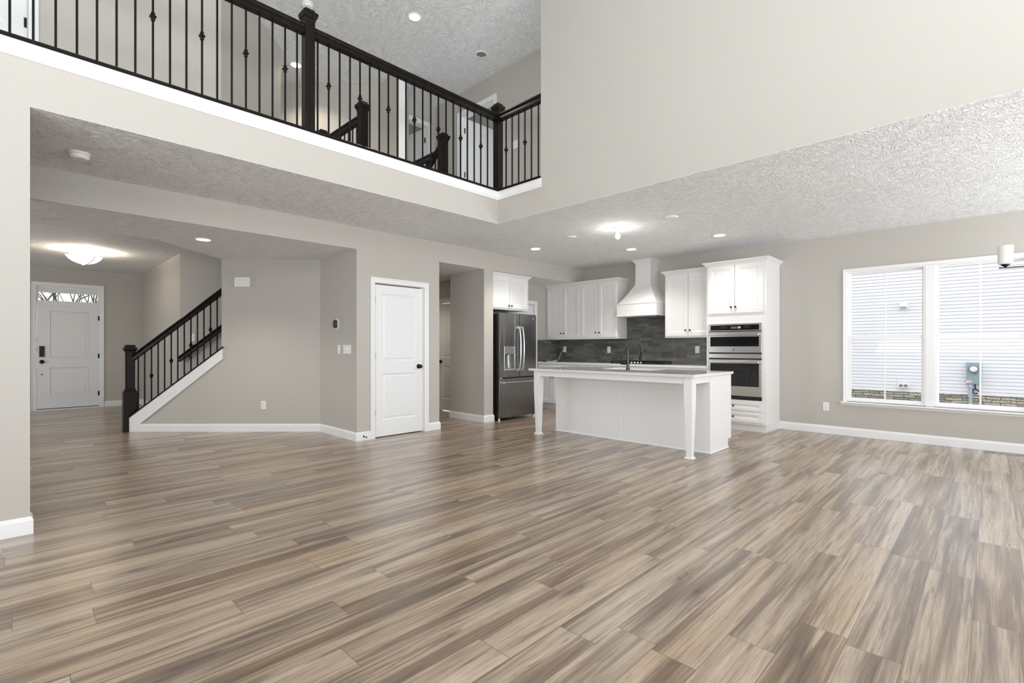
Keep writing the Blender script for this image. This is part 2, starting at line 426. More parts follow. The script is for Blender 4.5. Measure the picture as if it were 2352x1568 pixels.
CASING = [(0, 0), (0, 0.011), (0.006, 0.014), (0.046, 0.017), (0.052, 0.023), (0.067, 0.023), (0.067, 0)]
CROWN = [(0, 0), (0.007, 0.002), (0.010, 0.012), (0.020, 0.022), (0.042, 0.044), (0.050, 0.047), (0.050, 0.062), (0, 0.062)]

def slab_panels(g, w, h, t, panels, steps, x0=0.0, z0=0.0):
    """a board x0..x0+w, z0..z0+h, back at y=0, front at y=-t, each panel sunk or raised in rings (inset, depth)"""
    xs = sorted({0.0, w, *[q for p in panels for q in p[:2]]}); zs = sorted({0.0, h, *[q for p in panels for q in p[2:]]})
    V3 = lambda x, y, z: (x0 + x, y, z0 + z)
    for xa, xb in zip(xs, xs[1:]):
        for za, zb in zip(zs, zs[1:]):
            cx, cz = (xa + xb) / 2, (za + zb) / 2
            if any(p[0] < cx < p[1] and p[2] < cz < p[3] for p in panels): continue
            g.face([V3(xa, -t, za), V3(xb, -t, za), V3(xb, -t, zb), V3(xa, -t, zb)])
    for p in panels:
        prev = None
        for ins, dep in [(0, 0)] + list(steps):
            r = [V3(p[0] + ins, -t + dep, p[2] + ins), V3(p[1] - ins, -t + dep, p[2] + ins), V3(p[1] - ins, -t + dep, p[3] - ins), V3(p[0] + ins, -t + dep, p[3] - ins)]
            if prev:
                for i in range(4):
                    j = (i + 1) % 4; g.face([prev[i], prev[j], r[j], r[i]])
            prev = r
        g.face(prev)
    g.face([V3(0, 0, 0), V3(0, 0, h), V3(w, 0, h), V3(w, 0, 0)])
    g.face([V3(0, 0, 0), V3(0, -t, 0), V3(0, -t, h), V3(0, 0, h)])
    g.face([V3(w, 0, 0), V3(w, 0, h), V3(w, -t, h), V3(w, -t, 0)])
    g.face([V3(0, 0, 0), V3(w, 0, 0), V3(w, -t, 0), V3(0, -t, 0)])
    g.face([V3(0, 0, h), V3(0, -t, h), V3(w, -t, h), V3(w, 0, h)])
    return g
CAB_STEPS = [(0.008, 0.005), (0.012, 0.005), (0.022, 0.009), (0.024, 0.009)]
DOOR_STEPS = [(0.004, 0.007), (0.014, 0.012), (0.022, 0.012), (0.044, 0.004)]
TOY = Matrix.Rotation(PI / 2, 4, 'X')          # local +z -> -y (out of a wall that faces -y)

def knob_mesh(r=0.0145):
    g = G(); g.lathe([(0.006, 0), (0.006, 0.012), (r * 0.8, 0.016), (r, 0.021), (r * 0.9, 0.026), (r * 0.5, 0.029), (0.0, 0.030)], 14, M4=TOY)
    return g

# ------------------------------------------------------------------ the setting: floors, ceilings, walls
XP = -5.78
ZC, ZS, ZL, ZT = 2.735, 2.452, 3.055, 5.50     # main ceiling, low soffit, loft floor, loft ceiling
g = G(); g.box(-13.6, 3.4, -3.2, 8.07, -0.12, 0.0)
struct('floor', g, M['floor'], 'brown oak plank floor running through every room', 'floor')

def slab(name, outer, z0, z1, mat, label, hole=None):
    g = G(); loops = [outer] + ([hole] if hole else [])
    for z in (z0, z1):
        es = []
        for lp in loops:
            vs = [g.v(x, y, z) for x, y in lp]
            for i in range(len(vs)): es.append(g.bm.edges.new((vs[i], vs[(i + 1) % len(vs)])))
        bmesh.ops.triangle_fill(g.bm, use_beauty=True, edges=es)
    for lp in loops:
        for i in range(len(lp)):
            a, b = lp[i], lp[(i + 1) % len(lp)]
            g.face([(*a, z0), (*b, z0), (*b, z1), (*a, z1)])
    return struct(name, g, mat, label, 'ceiling')
R2 = math.sqrt(2)
UX = Vector((1, 1)) / R2; UN = Vector((1, -1)) / R2; UP0 = Vector((-6.83, 3.07))
def D(u, off=0.0):                              # plan point along / off the diagonal stair wall
    q = UP0 + UX * u + UN * off; return (q.x, q.y)
slab('ceiling_main', [(-4.4006, -3.2), (-4.4006, 4.2306), (3.4, 4.2306), (3.4, 8.07), (-6.62, 8.07), (-6.62, 5.3), (-7.2, 5.3), D(0.9, -1.12), D(-2.68, -1.12), (-12.97, 1.98), (-12.97, -3.2)], ZC, ZL - 0.01, M['ceil'],
     'white brushed-texture ceiling over kitchen, loft overhang and entry', hole=[D(-0.9, -0.14), (-6.80, 3.18), (-5.92, 3.18), (-5.92, 4.10), (-7.0, 4.10), D(-0.9, -1.0)])
slab('ceiling_hall', [(-5.9, -1.25), (-5.9, 0.078), (XP - 0.0005, 0.078), (XP - 0.0005, 3.06), D(0, -0.01), D(-1.413, -0.01), (-6.92, 1.12), (-6.92, -1.25)], ZS, ZC - 0.002, M['ceil'], 'lower textured ceiling inside the wide hall opening')
slab('ceiling_passage', [(-9.0, 4.365), (XP - 0.0005, 4.365), (XP - 0.0005, 5.25), (-6.64, 5.25), (-6.64, 5.70), (-9.0, 5.70)], ZS, ZC - 0.002, M['ceil'], 'lower textured ceiling inside the narrow passage beside the pantry door')
slab('ceiling_loft', [(-13, -3.2), (3.4, -3.2), (3.4, 4.35), (-3.4, 4.35), (-3.4, 8.0), (-13, 8.0)], ZT, ZT + 0.12, M['ceil'], 'high textured ceiling above the loft and great room')

def wall(name, label, *boxes):
    g = G()
    for b in boxes: g.box(*b)
    return struct(name, g, M['wall'], label, 'wall')
# window wall / kitchen back wall, one plane
WX0, WX1, WZ0, WZ1 = -1.415, 0.315, 0.462, 2.222
wall('wall_back', 'greige back wall behind the kitchen and around the windows',
     (-6.62, WX0, 7.93, 8.07, 0, ZC), (WX1, 3.4, 7.93, 8.07, 0, ZC), (WX0, WX1, 7.93, 8.07, 0, WZ0), (WX0, WX1, 7.93, 8.07, WZ1, ZC))

DK = (6.525, 7.222)                             # door in the kitchen's left wall (y range)
wall('wall_kitchen_left', 'greige wall behind the refrigerator, with a door beside the counter',
     (-6.60, -6.48, 5.448, DK[0], 0, ZC), (-6.60, -6.48, DK[1], 7.93, 0, ZC), (-6.60, -6.48, DK[0], DK[1], 2.05, ZC))
g = G(); g.box(-6.48, XP, 5.448, 7.93, ZS, ZC - 0.001)
struct('ceiling_soffit', g, M['wall'], 'dropped greige soffit above the refrigerator cabinet', 'soffit')
g = G(); g.box(-6.479, XP - 0.002, 5.449, 7.929, ZS - 0.001, ZS)
struct('ceiling_soffit_underside', g, M['ceil'], 'textured underside of the soffit above the refrigerator', 'ceiling')
PD = (3.322, 4.092)                             # pantry door (y range)
wall('wall_pantry', 'greige wall holding the white pantry door and the two hall openings',
     (XP - 0.12, XP, 3.06, PD[0], 0, ZC), (XP - 0.12, XP, PD[1], 4.365, 0, ZC), (XP - 0.12, XP, PD[0], PD[1], 2.055, ZC),
     (XP - 0.12, XP, 4.365, 5.25, ZS + 0.002, ZC), (XP - 0.12, XP, -3.2, 0.078, 0, ZC), (XP - 0.12, XP, 0.078, 3.06, ZS + 0.002, ZC))
wall('wall_refrigerator', 'short greige wall between the passage and the refrigerator', (-6.64, XP, 5.25, 5.448, 0, ZC))
wall('wall_thermostat', 'narrow greige hall wall with the thermostat', (-6.83, XP - 0.12, 3.06, 3.17, 0, ZC))
# diagonal stair wall: full height part and sloping knee wall
g = G()
def diag(u0, u1, o0, o1, z0a, z0b, z1a, z1b):
    a, b, c, d = D(u0, o0), D(u1, o0), D(u1, o1), D(u0, o1)
    g.loft([[(*a, z0a), (*b, z0b), (*c, z0b), (*d, z0a)], [(*a, z1a), (*b, z1b), (*c, z1b), (*d, z1a)]])
diag(-1.413, 0.06, -0.12, 0.0, 0, 0, ZC, ZC)
diag(-2.69, -1.413, -0.12, 0.0, 0, 0, 0.175, 1.145)
struct('wall_stair', g, M['wall'], 'diagonal greige wall with the sloping stair knee wall', 'wall')
g = G()
def diag2(u0, u1, o0, o1, z0, z1):
    g.prism([D(u0, o0), D(u1, o0), D(u1, o1), D(u0, o1)], z0, z1)
diag2(-2.68, 1.02, -1.12, -1.02, 0, ZT)
struct('wall_stairwell', g, M['wall'], 'tall greige wall behind the staircase, rising into the loft', 'wall')
wall('wall_entry_side', 'greige entry wall that catches the lamp light', (-12.97, D(-2.68, -1.02)[0], 1.898, 2.02, 0, ZC))
FD = (0.300, 1.206)                             # front door (y range)
wall('wall_entry', 'shaded greige wall around the front door', (-12.97, -12.85, -3.2, FD[0] - 0.012, 0, ZC), (-12.97, -12.85, FD[1] + 0.012, 2.02, 0, ZC), (-12.97, -12.85, FD[0] - 0.012, FD[1] + 0.012, 2.385, ZC))
wall('wall_entry_far', 'greige wall closing the entry hall on the far side', (-12.85, -10.6, -3.2, -3.1, 0, ZC), (-7.8, -4.52, -3.2, -3.1, 0, ZC), (-10.6, -7.8, -3.2, -3.1, 0, 0.5), (-10.6, -7.8, -3.2, -3.1, 2.3, ZC))
wall('wall_left', 'near greige wall at the picture edge beside the hall opening', (-4.52, -4.4, -3.2, 0.072, 0, ZC + 0.002))
wall('wall_loft_front', 'greige fascia below the long loft railing', (-4.52, -4.4, -3.2, 4.23, ZC + 0.002, 3.09))
XB = -3.69
g = G(); g.box(XB, 3.4, 4.23, 4.35, ZC + 0.002, ZT); g.box(-4.52, XB, 4.23, 4.35, ZC + 0.002, 3.09)
struct('wall_upper', g, M['wall'], 'large blank greige wall above the kitchen and dining area', 'wall')
# passage beside the pantry
wall('wall_passage', 'greige passage walls around the far door', (-9.0, XP - 0.12, 4.25, 4.365, 0, ZC), (-9.12, -9.0, 4.25, 5.82, 0, ZC), (-9.0, -7.600, 5.70, 5.82, 0, ZC), (-6.86, -6.64, 5.70, 5.82, 0, ZC), (-7.600, -6.86, 5.70, 5.82, 2.05, ZC), (-6.64, -6.60, 5.448, 5.82, 0, ZC))
# loft walls
LD = (-0.60, 0.085)
wall('wall_loft_left', 'pale loft wall behind the railing with a white door', (-6.34, -6.22, -3.2, LD[0], ZL, ZT), (-6.34, -6.22, LD[1], 1.640, ZL, ZT), (-6.34, -6.22, LD[0], LD[1], ZL + 2.05, ZT))
g = G(); g.prism([(-6.22, 1.606), (-7.304, 2.690), (-7.389, 2.605), (-6.34, 1.556)], ZL, ZT)
struct('wall_loft_diagonal', g, M['wall'], 'diagonal loft wall beside the stairwell', 'wall')
wall('wall_loft_side', 'greige loft wall along the top of the stairwell', (-7.22, -6.56, 4.18, 4.30, ZL - 0.3, ZT))
HD = (4.37, 5.135)
wall('wall_loft_hall', 'greige loft hall wall with an open bedroom door', (-7.25, -7.13, 4.30, HD[0], ZL, ZT), (-7.25, -7.13, HD[1], 5.42, ZL, ZT), (-7.25, -7.13, HD[0], HD[1], ZL + 2.05, ZT))
RD = (-6.415, -5.612)
wall('wall_loft_right', 'shaded greige loft wall with an open white door', (-7.13, RD[0], 5.30, 5.42, ZL, ZT), (RD[1], -3.4, 5.30, 5.42, ZL, ZT), (RD[0], RD[1], 5.30, 5.42, ZL + 2.05, ZT))
wall('wall_loft_rooms', 'bedroom walls seen through the open loft doors', (-10.0, -9.9, 4.2, 7.9, ZL, ZT), (-9.9, -3.4, 7.8, 7.9, ZL, ZT), (-7.25, -7.13, 5.43, 7.8, ZL, ZT), (-9.9, -7.26, 6.2, 6.3, ZL, ZT))
wall('wall_right', 'greige wall of the great room on the window side, outside the picture',
     (3.4, 3.52, -3.2, -2.4, 0, ZT), (3.4, 3.52, 3.2, 5.0, 0, ZT), (3.4, 3.52, 7.4, 8.07, 0, ZC), (3.4, 3.52, 5.0, 7.4, 2.15, ZC), (3.4, 3.52, -2.4, 3.2, 0, 0.45), (3.4, 3.52, -2.4, 3.2, 2.25, 2.75), (3.4, 3.52, -2.4, 3.2, 4.9, ZT))
wall('wall_rear', 'greige wall of the great room behind the viewer',
     (-4.4, -2.6, -3.32, -3.2, 0, ZT), (2.6, 3.52, -3.32, -3.2, 0, ZT), (-2.6, 2.6, -3.32, -3.2, 0, 0.45), (-2.6, 2.6, -3.32, -3.2, 2.25, 2.75), (-2.6, 2.6, -3.32, -3.2, 4.9, ZT))
wall('wall_loft_end', 'wall closing the loft on the near side', (-13, -4.4, -3.2, -3.1, ZL, ZT))

# ------------------------------------------------------------------ baseboards
def baseboard(name, path, label, z=0.0):
    g = G(); g.sweep(path, BASE, lambda a, b, h: (a, b, h + z)); return struct(name, g, M['trim'], label, 'baseboard', bevel=0.0015)
baseboard('baseboard_back', [(3.4, 7.93), (-2.262, 7.93)], 'white baseboard under the windows')
baseboard('baseboard_left', [(-4.52, 0.072), (-4.4, 0.072), (-4.4, -3.2)], 'white baseboard on the near wall at the picture edge')
baseboard('baseboard_hall_pier', [(XP - 0.12, -1.2), (XP - 0.12, 0.078), (XP, 0.078), (XP, -3.1)], 'white baseboard on the pier at the far side of the hall opening')
baseboard('baseboard_stair', [(XP, PD[0] - 0.067), (XP, 3.06), (-6.825, 3.06), D(-2.579, 0)], 'white baseboard round the diagonal stair wall to the pantry door')
baseboard('baseboard_pantry', [(XP - 0.12, 4.365), (XP, 4.365), (XP, PD[1] + 0.067)], 'white baseboard between the pantry door and the passage')
baseboard('baseboard_refrigerator', [(XP - 0.03, 5.448), (XP, 5.448), (XP, 5.25), (-6.64, 5.25), (-6.64, 5.44)], 'white baseboard on the short wall beside the refrigerator')
baseboard('baseboard_entry', [(D(-2.68, -1.02)[0] + 0.05, 1.898 + 0.05), (D(-2.68, -1.02)[0], 1.898), (-12.85, 1.898), (-12.85, FD[1] + 0.08)], 'white baseboard in the entry beside the newel post')
baseboard('baseboard_entry_left', [(-12.85, FD[0] - 0.08), (-12.85, -3.0)], 'white baseboard to the left of the front door')

# ------------------------------------------------------------------ doors
def hinge_mesh():
    g = G(); g.lathe([(0.006, -0.045), (0.006, 0.045)], 10); g.box(-0.004, 0.022, -0.001, 0.003, -0.044, 0.044); return g
def two_panel(w, h):
    sx = 0.118 * w / 0.77
    return [(sx, w - sx, h * 0.495, h - 0.118), (sx, w - sx, 0.215, h * 0.412)]
def door_unit(name, label, loc, rz, w, h=2.03, hinge=-1, open_deg=0.0, knob=True, hinges=True, inset=0.03, z0=0.012, casing=True, thick=0.12):
    """closed or open two-panel door; x runs along the wall face, -y faces the viewer; hinge -1: hinge edge at x=0, +1: at x=w"""
    t = thing(name, label, 'door', loc, rz, kind='structure')
    if casing:
        g = G(); g.sweep([(-0.006, 0), (-0.006, h + 0.02), (w + 0.006, h + 0.02), (w + 0.006, 0)], CASING, XZ); g.build('casing', M['trim'], t, bevel=0.001)
    g = G()
    for x0, x1, a, b in ((0.0, 0.0025, 0, h + 0.018), (w - 0.0025, w, 0, h + 0.018), (0, w, h + 0.014, h + 0.018)): g.box(x0, x1, -0.002, thick, a, b)
    g.box(0.0, 0.012, inset + 0.036, inset + 0.048, 0, h + 0.014); g.box(w - 0.012, w, inset + 0.036, inset + 0.048, 0, h + 0.014)
    g.build('jamb', M['trim'], t)
    g = G(); sw = w - 0.006
    sh = h - z0
    slab_panels(g, sw, sh, 0.035, two_panel(sw, sh), DOOR_STEPS, x0=0.003 if hinge < 0 else -sw - 0.003)
    s = g.build('door_slab', M['door'], t, bevel=0.0008)
    hx = 0.0 if hinge < 0 else w
    s.location = (hx, inset + 0.035, z0); s.rotation_euler = (0, 0, math.radians(open_deg) * (1 if hinge < 0 else -1))
    if hinges:
        for z in (0.33, 1.08, 1.83):
            hm = hinge_mesh().build('hinge', M['black'], t); hm.location = (hx, inset - 0.004, z)
            if hinge > 0: hm.scale = (-1, 1, 1)
    if knob:
        g = G(); g.lathe([(0.033, 0), (0.033, 0.006), (0.026, 0.011), (0.012, 0.014), (0.012, 0.032), (0.022, 0.038), (0.028, 0.050), (0.025, 0.060), (0.012, 0.066), (0, 0.067)], 20, M4=TOY)
        k = g.build('door_knob', M['black'], s, smooth='auto'); k.location = ((sw - 0.062) if hinge < 0 else -(sw - 0.062), -0.035, 0.93 - z0)
    return t
door_unit('door_1', 'white two-panel pantry door with black knob and hinges', (XP, PD[0], 0), PI / 2, PD[1] - PD[0])
door_unit('door_2', 'white door at the end of the narrow passage', (-7.600, 5.70, 0), 0, 0.74, hinge=1)
door_unit('door_3', 'white door mostly hidden behind the refrigerator', (-6.48, DK[0], 0), PI / 2, DK[1] - DK[0], knob=False, hinges=False)
door_unit('door_4', 'open white door behind the corner newel of the loft', (RD[0], 5.30, ZL), 0, RD[1] - RD[0], hinge=-1, open_deg=88, knob=False, inset=0.08)
door_unit('door_5', 'open white bedroom door at the loft hall end', (-7.13, HD[0], ZL), PI / 2, HD[1] - HD[0], hinge=1, open_deg=86, knob=False, inset=0.08)
door_unit('door_6', 'white loft door at the far left of the railing', (-6.22, LD[0], ZL), PI / 2, LD[1] - LD[0], hinge=1, knob=False)

# front door with transom
fd = thing('door_7', 'white front door with a three-pane transom window', 'door', (-12.85, FD[0], 0), PI / 2, kind='structure')
fw_ = FD[1] - FD[0]
g = G(); g.sweep([(-0.006, 0), (-0.006, 2.375), (fw_ + 0.006, 2.375), (fw_ + 0.006, 0)], CASING, XZ); g.build('casing', M['trim'], fd, bevel=0.001)
g = G()
g.box(-0.012, 0.0, -0.004, 0.12, 0, 2.385); g.box(fw_, fw_ + 0.012, -0.004, 0.12, 0, 2.385)
g.box(0, fw_, 0.0, 0.12, 2.042, 2.075); g.box(0, fw_, 0.0, 0.12, 2.37, 2.385)
g.build('jamb', M['trim'], fd)
g = G(); g.box(0.0, fw_, -0.03, 0.12, 0, 0.022); g.build('threshold', M['trim'], fd)
g = G(); g.box(0.002, fw_ - 0.002, 0.012, 0.05, 0.022, 0.036); g.build('sweep_seal', M['dark'], fd)
g = G(); slab_panels(g, fw_ - 0.006, 2.002, 0.045, [(0.168, 0.736, 0.955, 1.871), (0.168, 0.736, 0.238, 0.786)], [(0.010, -0.006), (0.020, 0.004), (0.034, 0.008), (0.040, 0.008), (0.044, 0.002)], x0=0.003, z0=0.036)
ds = g.build('door_slab', M['door'], fd, bevel=0.0008); ds.location = (0, 0.05, 0)
g = G(); g.box(0.034, 0.106, -0.022, 0.0, 1.02, 1.225); k = g.build('deadbolt_keypad', M['black'], ds, bevel=0.004); k.location = (0, -0.045, 0)
g = G(); g.lathe([(0.036, 0), (0.036, 0.008), (0.014, 0.014), (0.014, 0.034), (0.030, 0.044), (0.030, 0.056), (0.012, 0.066), (0, 0.067)], 20, M4=TOY); k = g.build('door_knob', M['black'], ds, smooth='auto'); k.location = (0.07, -0.045, 0.928)
g = G(); g.lathe([(0.013, 0), (0.011, 0.006), (0, 0.007)], 12, M4=TOY); k = g.build('latch_button', M['black'], ds); k.location = (0.07, -0.045, 0.687)
g = G(); g.lathe([(0.009, 0), (0.009, 0.004), (0, 0.005)], 12, M4=TOY); k = g.build('peephole', M['nickel'], ds); k.location = (0.451, -0.039, 1.556)
for z in (0.28, 1.03, 1.785):
    hm = hinge_mesh().build('hinge', M['black'], fd); hm.location = (fw_, 0.0, z); hm.scale = (-1, 1, 1)
g = G()
for x0, x1 in ((0, 0.022), (0.288, 0.310), (0.586, 0.605), (fw_ - 0.022, fw_)): g.box(x0, x1, 0.03, 0.07, 2.0755, 2.3695)
g.box(0.001, fw_ - 0.001, 0.032, 0.068, 2.075, 2.097); g.box(0.001, fw_ - 0.001, 0.032, 0.068, 2.348, 2.37)
g.build('transom_frame', M['trim'], fd, bevel=0.002)
g = G(); g.box(0.01, fw_ - 0.01, 0.048, 0.052, 2.085, 2.36); g.build('transom_glass', M['glass'], fd)

# cased end of the loft wall
g = G(); g.box(-6.56, -6.545, 4.175, 4.305, ZL, ZT - 0.001); struct('trim_2', g, M['trim'], 'tall white board on the end of the loft wall', 'trim', bevel=0.002)

# ------------------------------------------------------------------ windows
def window(name, label, x0, x1):
    t = thing(name, label, 'window', (x0, 7.93, 0), kind='structure'); wd = x1 - x0
    z0, z1, zm = WZ0 + 0.004, WZ1 - 0.004, 1.338
    g = G()
    for a, b, c, d in ((0, 0.018, z0, z1), (wd - 0.018, wd, z0, z1), (0.018, wd - 0.018, z0, z0 + 0.02), (0.018, wd - 0.018, z1 - 0.016, z1)): g.box(a, b, 0.02, 0.13, c, d)
    g.build('frame', M['vinyl'], t, bevel=0.002)
    def sash(nm, xa, xb, za, zb, y, st, rt, rb):
        g = G(); g.box(xa, xa + st, y, y + 0.03, za, zb); g.box(xb - st, xb, y, y + 0.03, za, zb); g.box(xa + st, xb - st, y, y + 0.03, za, za + rb); g.box(xa + st, xb - st, y, y + 0.03, zb - rt, zb)
        s = g.build(nm, M['vinyl'], t, bevel=0.003)
        g = G(); xm = (xa + xb) / 2; g.box(xm - 0.008, xm + 0.008, y + 0.008, y + 0.024, za + rb, zb - rt); g.build('muntin', M['vinyl'], s, bevel=0.002)
        g = G(); g.box(xa + st - 0.004, xb - st + 0.004, y + 0.014, y + 0.018, za + rb - 0.004, zb - rt + 0.004); g.build('glass_pane', M['glass'], s)
        return s
    sash('upper_sash', 0.018, wd - 0.018, zm - 0.012, z1 - 0.016, 0.078, 0.019, 0.016, 0.030)
    lo = sash('lower_sash', 0.018, wd - 0.018, z0 + 0.02, zm + 0.018, 0.040, 0.024, 0.040, 0.034)
    for f in (0.27, 0.73):
        g = G(); g.box(-0.026, 0.026, -0.012, 0.014, 0, 0.010); g.box(-0.008, 0.020, -0.014, -0.004, 0.010, 0.016); k = g.build('sash_lock', M['vinyl'], lo, bevel=0.002); k.location = (wd * f, 0.05, zm + 0.018)
    return t
window('window_1', 'left white double-hung window beside the tall oven cabinet', -1.411, -0.593)
w2 = window('window_2', 'right white double-hung window with the electric meter outside', -0.509, 0.309)
g = G(); g.box(-0.593, -0.509, 7.945, 8.05, WZ0, WZ1); g.box(WX0, -1.411, 7.945, 8.05, WZ0, WZ1); g.box(0.309, WX1, 7.945, 8.05, WZ0, WZ1); struct('trim_3', g, M['trim'], 'white mullion post between the two windows', 'trim')
g = G(); g.sweep([(WX0, WZ0), (WX0, WZ1), (WX1, WZ1), (WX1, WZ0)], [(0, 0), (0, 0.012), (0.022, 0.014), (0.026, 0.019), (0.036, 0.019), (0.036, 0)], lambda a, b, h: (a, 7.93 - h, b))
g.box(WX0 - 0.001, WX0 + 0.003, 7.925, 7.96, WZ0, WZ1); g.box(WX0, WX1, 7.925, 7.96, WZ1 - 0.004, WZ1); g.box(WX1 - 0.003, WX1 + 0.001, 7.925, 7.96, WZ0, WZ1)
struct('trim_4', g, M['trim'], 'white casing framing the pair of windows', 'trim', bevel=0.001)
g = G(); g.extr([(WX0 - 0.062, 7.96, 0.462), (WX0 - 0.062, 7.886, 0.462), (WX0 - 0.062, 7.880, 0.456), (WX0 - 0.062, 7.880, 0.448), (WX0 - 0.062, 7.886, 0.442), (WX0 - 0.062, 7.914, 0.440), (WX0 - 0.062, 7.916, 0.428), (WX0 - 0.062, 7.922, 0.414), (WX0 - 0.062, 7.93, 0.412), (WX0 - 0.062, 7.96, 0.44)], (WX1 - WX0 + 0.124, 0, 0))
struct('trim_5', g, M['trim'], 'white window sill ledge under both windows', 'trim')

# ------------------------------------------------------------------ loft railing
LX, LY = -4.46, 4.29
def baluster(parent, x, y, z0, z1, kz=None, ang=0.0, shoe=True):
    g = G(); g.sq([(0.0066, z0), (0.0066, z1)], (x, y, 0), ang)
    b = g.build('baluster', M['iron'], parent)
    if kz:
        g = G(); g.sq([(0.0066, -0.034), (0.011, -0.030), (0.0125, -0.024), (0.009, -0.019), (0.0125, -0.012), (0.021, 0.0), (0.0125, 0.012), (0.009, 0.019), (0.0125, 0.024), (0.011, 0.030), (0.0066, 0.034)], (x, y, kz), ang)
        g.build('knuckle', M['iron'], b)
    return b
def newel(parent, x, y, z0, zt, half=0.0445, ang=0.0):
    g = G(); g.sq([(half, z0), (half, zt - 0.10)], (x, y, 0), ang); n = g.build('newel_post', M['wood'], parent, bevel=0.003)
    g = G(); r = half
    g.sq([(r, zt - 0.115), (r + 0.004, zt - 0.105), (r + 0.004, zt - 0.092), (r + 0.014, zt - 0.080), (r + 0.018, zt - 0.070), (r + 0.018, zt - 0.060), (r + 0.021, zt - 0.056), (r + 0.021, zt - 0.036), (r + 0.018, zt - 0.032), (r + 0.002, zt - 0.024), (r - 0.002, zt - 0.020), (r - 0.002, zt - 0.006), (r - 0.012, zt), ], (x, y, 0), ang)
    g.build('newel_cap', M['wood'], n); return n
RAIL = [(-0.030, -0.094), (-0.030, -0.058), (-0.022, -0.046), (-0.033, -0.034), (-0.035, -0.020), (-0.028, -0.006), (-0.014, 0.0), (0.014, 0.0), (0.028, -0.006), (0.035, -0.020), (0.033, -0.034), (0.022, -0.046), (0.030, -0.058), (0.030, -0.094)]
def handrail(parent, a, b, name='handrail'):
    a, b = Vector(a), Vector(b); d = (b - a); sd = Vector((-d.y, d.x, 0)).normalized()
    g = G(); g.loft([[q + sd * o + Vector((0, 0, h)) for o, h in RAIL] for q in (a, b)]); return g.build(name, M['wood'], parent, smooth='auto')
lr = thing('loft_railing', 'long dark railing with black iron balusters along the loft edge', 'railing', (0, 0, 0))
newel(lr, LX, 1.885, 3.05, 4.272); newel(lr, LX, LY, 3.05, 4.272)
handrail(lr, (LX, -3.0, 4.130), (LX, 1.845, 4.130)); handrail(lr, (LX, 1.925, 4.130), (LX, 4.25, 4.138)); handrail(lr, (LX + 0.04, LY, 4.138), (XB - 0.002, LY, 4.138))
ys = [-0.019, 0.088, 0.195, 0.301, 0.406, 0.513, 0.62, 0.725, 0.831, 0.937, 1.042, 1.148, 1.254, 1.361, 1.467, 1.573, 1.679, 1.783]
for i, y in enumerate([-0.339, -0.232, -0.126] + ys): baluster(lr, LX, y, 3.140, 4.05, 3.655 if (i - 3) % 3 == 1 and i > 2 or i == 1 else None)
ys = [1.971, 2.077, 2.186, 2.291, 2.397, 2.503, 2.61, 2.715, 2.823, 2.928, 3.035, 3.143, 3.251, 3.356, 3.464, 3.57, 3.679, 3.784, 3.891, 3.997, 4.109, 4.205]
for i, y in enumerate(ys[:21]): baluster(lr, LX, y, 3.140, 4.055, 3.655 if i % 3 == 1 else None)
for i, x in enumerate((-4.314, -4.209, -4.099, -3.995, -3.889, -3.78)): baluster(lr, x, LY, 3.140, 4.055, 3.655 if i % 3 == 0 else None)
g = G(); g.sweep([(XB - 0.004, 4.23), (-4.4, 4.23), (-4.4, -3.2)], [(0.026, 3.134), (0.030, 3.140), (0.030, 3.154), (0.026, 3.158), (-0.118, 3.158), (-0.118, 3.134)][::-1], XY)
g.build('shoe_rail', M['wood'], lr)
g = G(); g.sweep([(XB + 0.006, 4.23), (-4.4, 4.23), (-4.4, -3.2)], [(0, 3.030), (0.006, 3.030), (0.010, 3.036), (0.010, 3.050), (0.016, 3.056), (0.016, 3.134), (0, 3.134)][::-1], XY)
struct('trim_1', g, M['trim'], 'white skirt board under the loft railing', 'trim', bevel=0.001)

# railing round the stairwell opening in the loft
sr = thing('stairwell_railing', 'dark guard railing with newel posts round the loft stairwell', 'railing')
newel(sr, -5.49, 2.985, ZL, 4.190, 0.05); newel(sr, -6.60, 2.985, ZL, 4.190, 0.05); newel(sr, -5.49, 4.215, ZL, 4.190, 0.05)
handrail(sr, (-6.56, 2.985, 4.055), (-5.53, 2.985, 4.055)); handrail(sr, (-6.545, 4.24, 3.995), (-5.53, 4.215, 3.995))
handrail(sr, (-6.50, 4.13, 3.30), (-5.62, 4.16, 3.93)); handrail(sr, (-5.62, 4.16, 3.93), (-5.53, 4.19, 4.06))
for i in range(9):
    baluster(sr, -6.49 + i * 0.107, 2.985, ZL + 0.02, 3.97); baluster(sr, -6.45 + i * 0.107, 4.235, ZL + 0.02, 3.91)
g = G(); g.box(-6.6, -5.49, 2.93, 3.04, ZL - 0.012, ZL + 0.022); g.build('shoe_rail', M['wood'], sr)
g = G(); g.box(-6.54, -5.49, 4.185, 4.275, ZL - 0.012, ZL + 0.022); g.build('shoe_rail', M['wood'], sr)

# ------------------------------------------------------------------ main staircase and its railing
st = thing('staircase', 'carpeted staircase rising behind the dark entry railing', 'stairs')
RI, GO = 0.187, 0.2497
for i in range(10):
    u0 = -2.60 + i * GO; g = G(); g.prism([D(u0, -0.125), D(u0 + GO + 0.002, -0.125), D(u0 + GO + 0.002, -1.015), D(u0, -1.015)], max(0, i * RI - 0.2), (i + 1) * RI)
    g.build('step', M['carpet'], st, bevel=0.012)
rl = thing('stair_railing', 'dark stair railing with a square newel post by the entry', 'railing')
SL = 0.752
zt = lambda u: 2.036 + SL * (u + 1.46)
zk = lambda u: 1.183 + 0.749 * (u + 1.394)
nx, ny = D(-2.755, -0.06)
g = G(); g.sq([(0.080, 0.0), (0.080, 0.560), (0.074, 0.572), (0.062, 0.580), (0.062, 0.598), (0.054, 0.612)], (nx, ny, 0)); nb = g.build('newel_base', M['wood'], rl, bevel=0.004)
